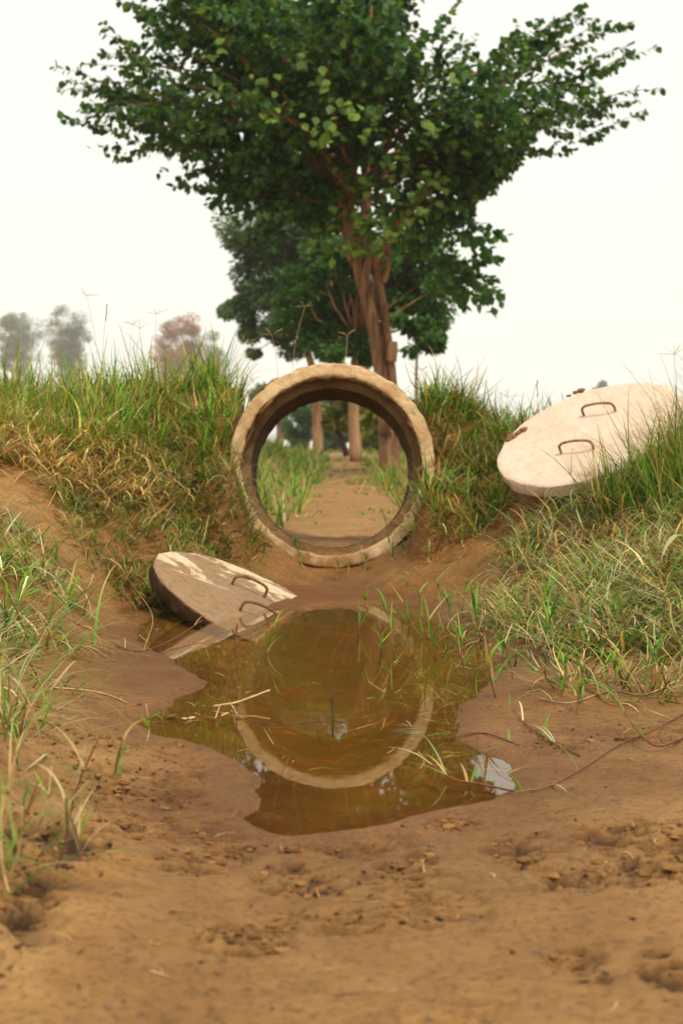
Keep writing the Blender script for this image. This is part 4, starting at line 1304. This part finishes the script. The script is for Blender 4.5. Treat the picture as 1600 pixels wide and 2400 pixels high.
def far_tree(name, label, base, trunk, crown, nleaf, lsize, pal, mat_b, seed, group=None, clumps=26, fine=True):
    """trunk: list of (x, y, z, radius); crown: list of ellipsoids (cx, cy, cz, rx, ry, rz)"""
    r = np.random.default_rng(seed)
    root = empty(name, base)
    path = catmull([Vector(q[:3]) for q in trunk], 5)
    rr = np.interp(np.linspace(0, 1, len(path)), np.linspace(0, 1, len(trunk)), [q[3] for q in trunk])
    v, t = tube(path, list(rr), 9, .08, seed)
    link('trunk', np_mesh('trunk', v, t, smooth=True), mat_b, root)
    top = np.array(trunk[-1][:3])
    PO, AX, CO = [], [], []
    wood = []
    tot = sum(e[3] * e[4] * e[5] for e in crown)
    for e in crown:
        share = e[3] * e[4] * e[5] / tot
        nc = max(3, int(clumps * share))
        for k in range(nc):
            d = r.normal(0, 1, 3); d /= np.linalg.norm(d)
            rad = r.uniform(.3, 1.05)
            c = np.array(e[:3]) + d * rad * np.array(e[3:6])
            wood.append(tube([top, (top + c) / 2 + r.normal(0, .1, 3), c], [trunk[-1][3] * .5, trunk[-1][3] * .3, .01], 4))
            n = int(nleaf * share / nc)
            cs = np.array(e[3:6]).mean() * r.uniform(.16, .36)
            q = r.normal(0, 1, (n, 3)); q /= np.linalg.norm(q, axis=1, keepdims=True)
            q *= (r.random(n) ** .5)[:, None] * cs * np.array([1.15, 1.15, .8])
            PO.append(c + q)
            AX.append(q / cs + d * .5 + np.array([0, 0, -.3]) + r.normal(0, .4, (n, 3)))
            CO.append(pal[r.integers(0, len(pal), n)] * r.uniform(.75, 1.3) * r.uniform(.8, 1.2, (n, 1)))
    p, a, c = np.concatenate(PO), np.concatenate(AX), np.concatenate(CO)
    up = np.tile([0, 0, 1.0], (len(p), 1)) + r.normal(0, .5, (len(p), 3))
    v, t, c = leaf_cloud(p, a, up, r.uniform(.7, 1.3, len(p)) * lsize, c, OVAL, OVAL_T)
    tag(link('crown', np_mesh('crown', v, t, c), M['leaf'], root), kind='stuff')
    v, t = join_vt(wood)
    tag(link('branches', np_mesh('branches', v, t, smooth=True), mat_b, root), kind='stuff')
    return tag(root, label, 'tree', group)

def pe(dx, dy, Y, rx, rz, ry=None):
    """ellipsoid at a view position; rx, rz in view pixels"""
    c = P(dx, dy, Y); k = K * Y / FPX
    return (c.x, c.y, c.z, rx * k, (ry or rx) * k, rz * k)

def tk(lst):
    return [(*P(a, b, Y), r) for a, b, Y, r in lst]

BLUEG = np.array([[.11, .18, .085], [.14, .21, .10], [.085, .15, .07]])
MIDG = np.array([[.065, .155, .035], [.09, .19, .04], [.045, .115, .03]])
GREY = np.array([[.12, .165, .09], [.15, .19, .10]])  # leaf tone paled, with some distance haze painted into it
ORANGE = np.array([[.40, .13, .04], [.46, .18, .06], [.28, .10, .035]])
YELG = np.array([[.28, .30, .04], [.18, .27, .04], [.38, .29, .04]])

far_tree('tall_tree', 'grey-green tree behind and left of the main tree', P(730, 1050, 33), tk([(730, 1050, 33, .13), (728, 960, 33, .11), (720, 860, 33, .09), (690, 760, 33, .07)]),
         [pe(630, 575, 33, 115, 145), pe(590, 680, 33, 85, 85), pe(600, 755, 33, 75, 60), pe(690, 540, 33, 120, 115), pe(740, 700, 33, 130, 130)], 62000, .10, BLUEG, M['bark_far'], 5, clumps=130)
far_tree('round_tree', 'mid-green leafy tree directly behind the main trunk', P(815, 1060, 25), tk([(818, 1062, 25, .12), (812, 960, 25, .095), (812, 870, 25, .08), (818, 780, 25, .06)]),
         [pe(740, 660, 25, 110, 110), pe(760, 760, 25, 100, 75), pe(950, 640, 25, 140, 100), pe(860, 600, 25, 120, 90), pe(960, 720, 25, 80, 50), pe(790, 810, 25, 70, 50), pe(870, 800, 25, 60, 50)], 46000, .095, MIDG, M['bark_far'], 6, clumps=110)
far_tree('sapling', 'thin sapling with a small crown right of the main trunk', P(958, 1060, 20), tk([(958, 1062, 20, .03), (957, 960, 20, .025), (955, 880, 20, .02), (958, 800, 20, .015)]),
         [pe(975, 765, 20, 50, 55), pe(1000, 790, 20, 30, 25), pe(940, 740, 20, 40, 40)], 1500, .10, MIDG * 1.2, M['bark'], 7, clumps=14)
far_tree('understory_tree', 'small yellow-green tree seen through the pipe', P(790, 1040, 29), tk([(796, 1048, 29, .07), (784, 1010, 29, .06), (770, 985, 29, .045)]),
         [pe(800, 950, 29, 65, 40), pe(850, 930, 29, 60, 50), pe(760, 965, 29, 35, 25), pe(800, 880, 29, 80, 60)], 6000, .13, YELG, M['twig'], 8, clumps=18)
far_tree('understory_shrub', 'thin-stemmed shrub by the right trunk beyond the pipe', P(880, 1050, 22), tk([(878, 1052, 22, .03), (872, 1000, 22, .025), (862, 960, 22, .02)]),
         [pe(870, 960, 22, 45, 30), pe(895, 990, 22, 30, 30)], 1300, .09, YELG * .8, M['twig'], 9, clumps=12)
far_tree('distant_tree', 'hazy grey-green tree at the far left edge', P(45, 1043, 440), tk([(45, 1043, 440, .5), (45, 930, 440, .4), (46, 830, 440, .3)]),
         [pe(45, 770, 440, 50, 72), pe(35, 830, 440, 45, 50)], 14500, .55, GREY, M['bark_far'], 10, clumps=95)
far_tree('distant_tree', 'hazy round tree second from the left edge', P(155, 1043, 415), tk([(155, 1043, 415, .5), (155, 930, 415, .4), (154, 840, 415, .3)]),
         [pe(155, 775, 415, 50, 66), pe(165, 840, 415, 50, 45)], 14500, .55, GREY, M['bark_far'], 11, clumps=95)
far_tree('rust_tree', 'hazy tree with rust-orange dry crown on the left', P(405, 1043, 365), tk([(405, 1043, 365, .4), (405, 930, 365, .3), (407, 850, 365, .25)]),
         [pe(415, 775, 365, 50, 60), pe(400, 830, 365, 60, 55)], 15000, .5, ORANGE, M['bark_far'], 12, clumps=90)
far_tree('distant_tree', 'pale hazy tree just right of the rust-orange tree', P(465, 1043, 395), tk([(465, 1043, 395, .4), (465, 950, 395, .3), (466, 880, 395, .25)]),
         [pe(470, 820, 395, 50, 55), pe(455, 870, 395, 70, 50)], 14000, .55, GREY, M['bark_far'], 13, clumps=90)
far_tree('distant_tree', 'faint hazy tree behind the clean lid on the far right', P(1390, 1043, 440), tk([(1390, 1043, 440, .4), (1390, 980, 440, .3), (1390, 930, 440, .25)]),
         [pe(1390, 905, 440, 30, 22)], 3000, 1.2, GREY, M['bark_far'], 14, clumps=16)
for k, (a, b, Y_, w_, h_, lb) in enumerate([(860, 985, 44, 60, 55, 'dense bush right of the ditch seen through the pipe'), (920, 975, 40, 55, 65, 'tall bush beside the right trunk beyond the pipe'),
                                            (770, 1005, 58, 45, 35, 'low hazy bush at the end of the ditch'), (700, 985, 62, 40, 50, 'hazy bush behind the left bank of the ditch')]):
    far_tree('bush', lb, P(a, 1040, Y_), tk([(a, 1050, Y_, .06), (a + 2, 1020, Y_, .05), (a, 1000, Y_, .04)]), [pe(a, b, Y_, w_, h_), pe(a - 20, b + 20, Y_, w_ * .7, h_ * .6)], 5000, .16, [YELG * .8, MIDG, GREY, MIDG * .9][k], M['twig'], 50 + k, clumps=34)
for k, (a, w_) in enumerate([(775, 70), (700, 60), (640, 60)]):
    far_tree('distant_tree', ['far hazy tree down the ditch seen through the pipe', 'far hazy tree behind the left ditch bank', 'faint far tree low behind the berm left of the pipe'][k], P(a, 1043, 80 + 8 * k),
             tk([(a, 1045, 80 + 8 * k, .3), (a + 3, 1000, 80 + 8 * k, .25), (a, 950, 80 + 8 * k, .2)]), [pe(a, 915, 80 + 8 * k, w_, 60)], 4500, .38, GREY, M['bark_far'], 30 + k, clumps=24)

# ------------------------------------------------------------------ haze
bm = bmesh.new()
bmesh.ops.create_cube(bm, size=1)
me = bpy.data.meshes.new('haze'); bm.to_mesh(me); bm.free()
hz = link('haze', me, M['haze'])
hz.scale = (1060, 560, 54)
hz.location = (0, 245, 54 / 2 - 1.2)
tag(hz, 'thin pale morning haze over the fields', None, None, 'stuff')

# ------------------------------------------------------------------ labels that single out look-alikes by their place
ORD = ['leftmost', 'second', 'third', 'fourth', 'fifth', 'sixth', 'seventh', 'eighth', 'ninth', 'tenth', 'eleventh', 'twelfth', 'thirteenth', 'fourteenth', 'fifteenth', 'sixteenth']
byg = {}
for o in scene.objects:
    if o.parent is None and o.get('group'): byg.setdefault((o['group'], o['label']), []).append(o)
for (g, l), lst in byg.items():
    if len(lst) < 2: continue
    lst.sort(key=lambda o: o.location.x / max(o.location.y, .1))
    for k, o in enumerate(lst):
        w = 'leftmost of its kind' if k == 0 else 'rightmost of its kind' if k == len(lst) - 1 else ORD[k] + ' from the left'
        o['label'] = l + ', ' + w
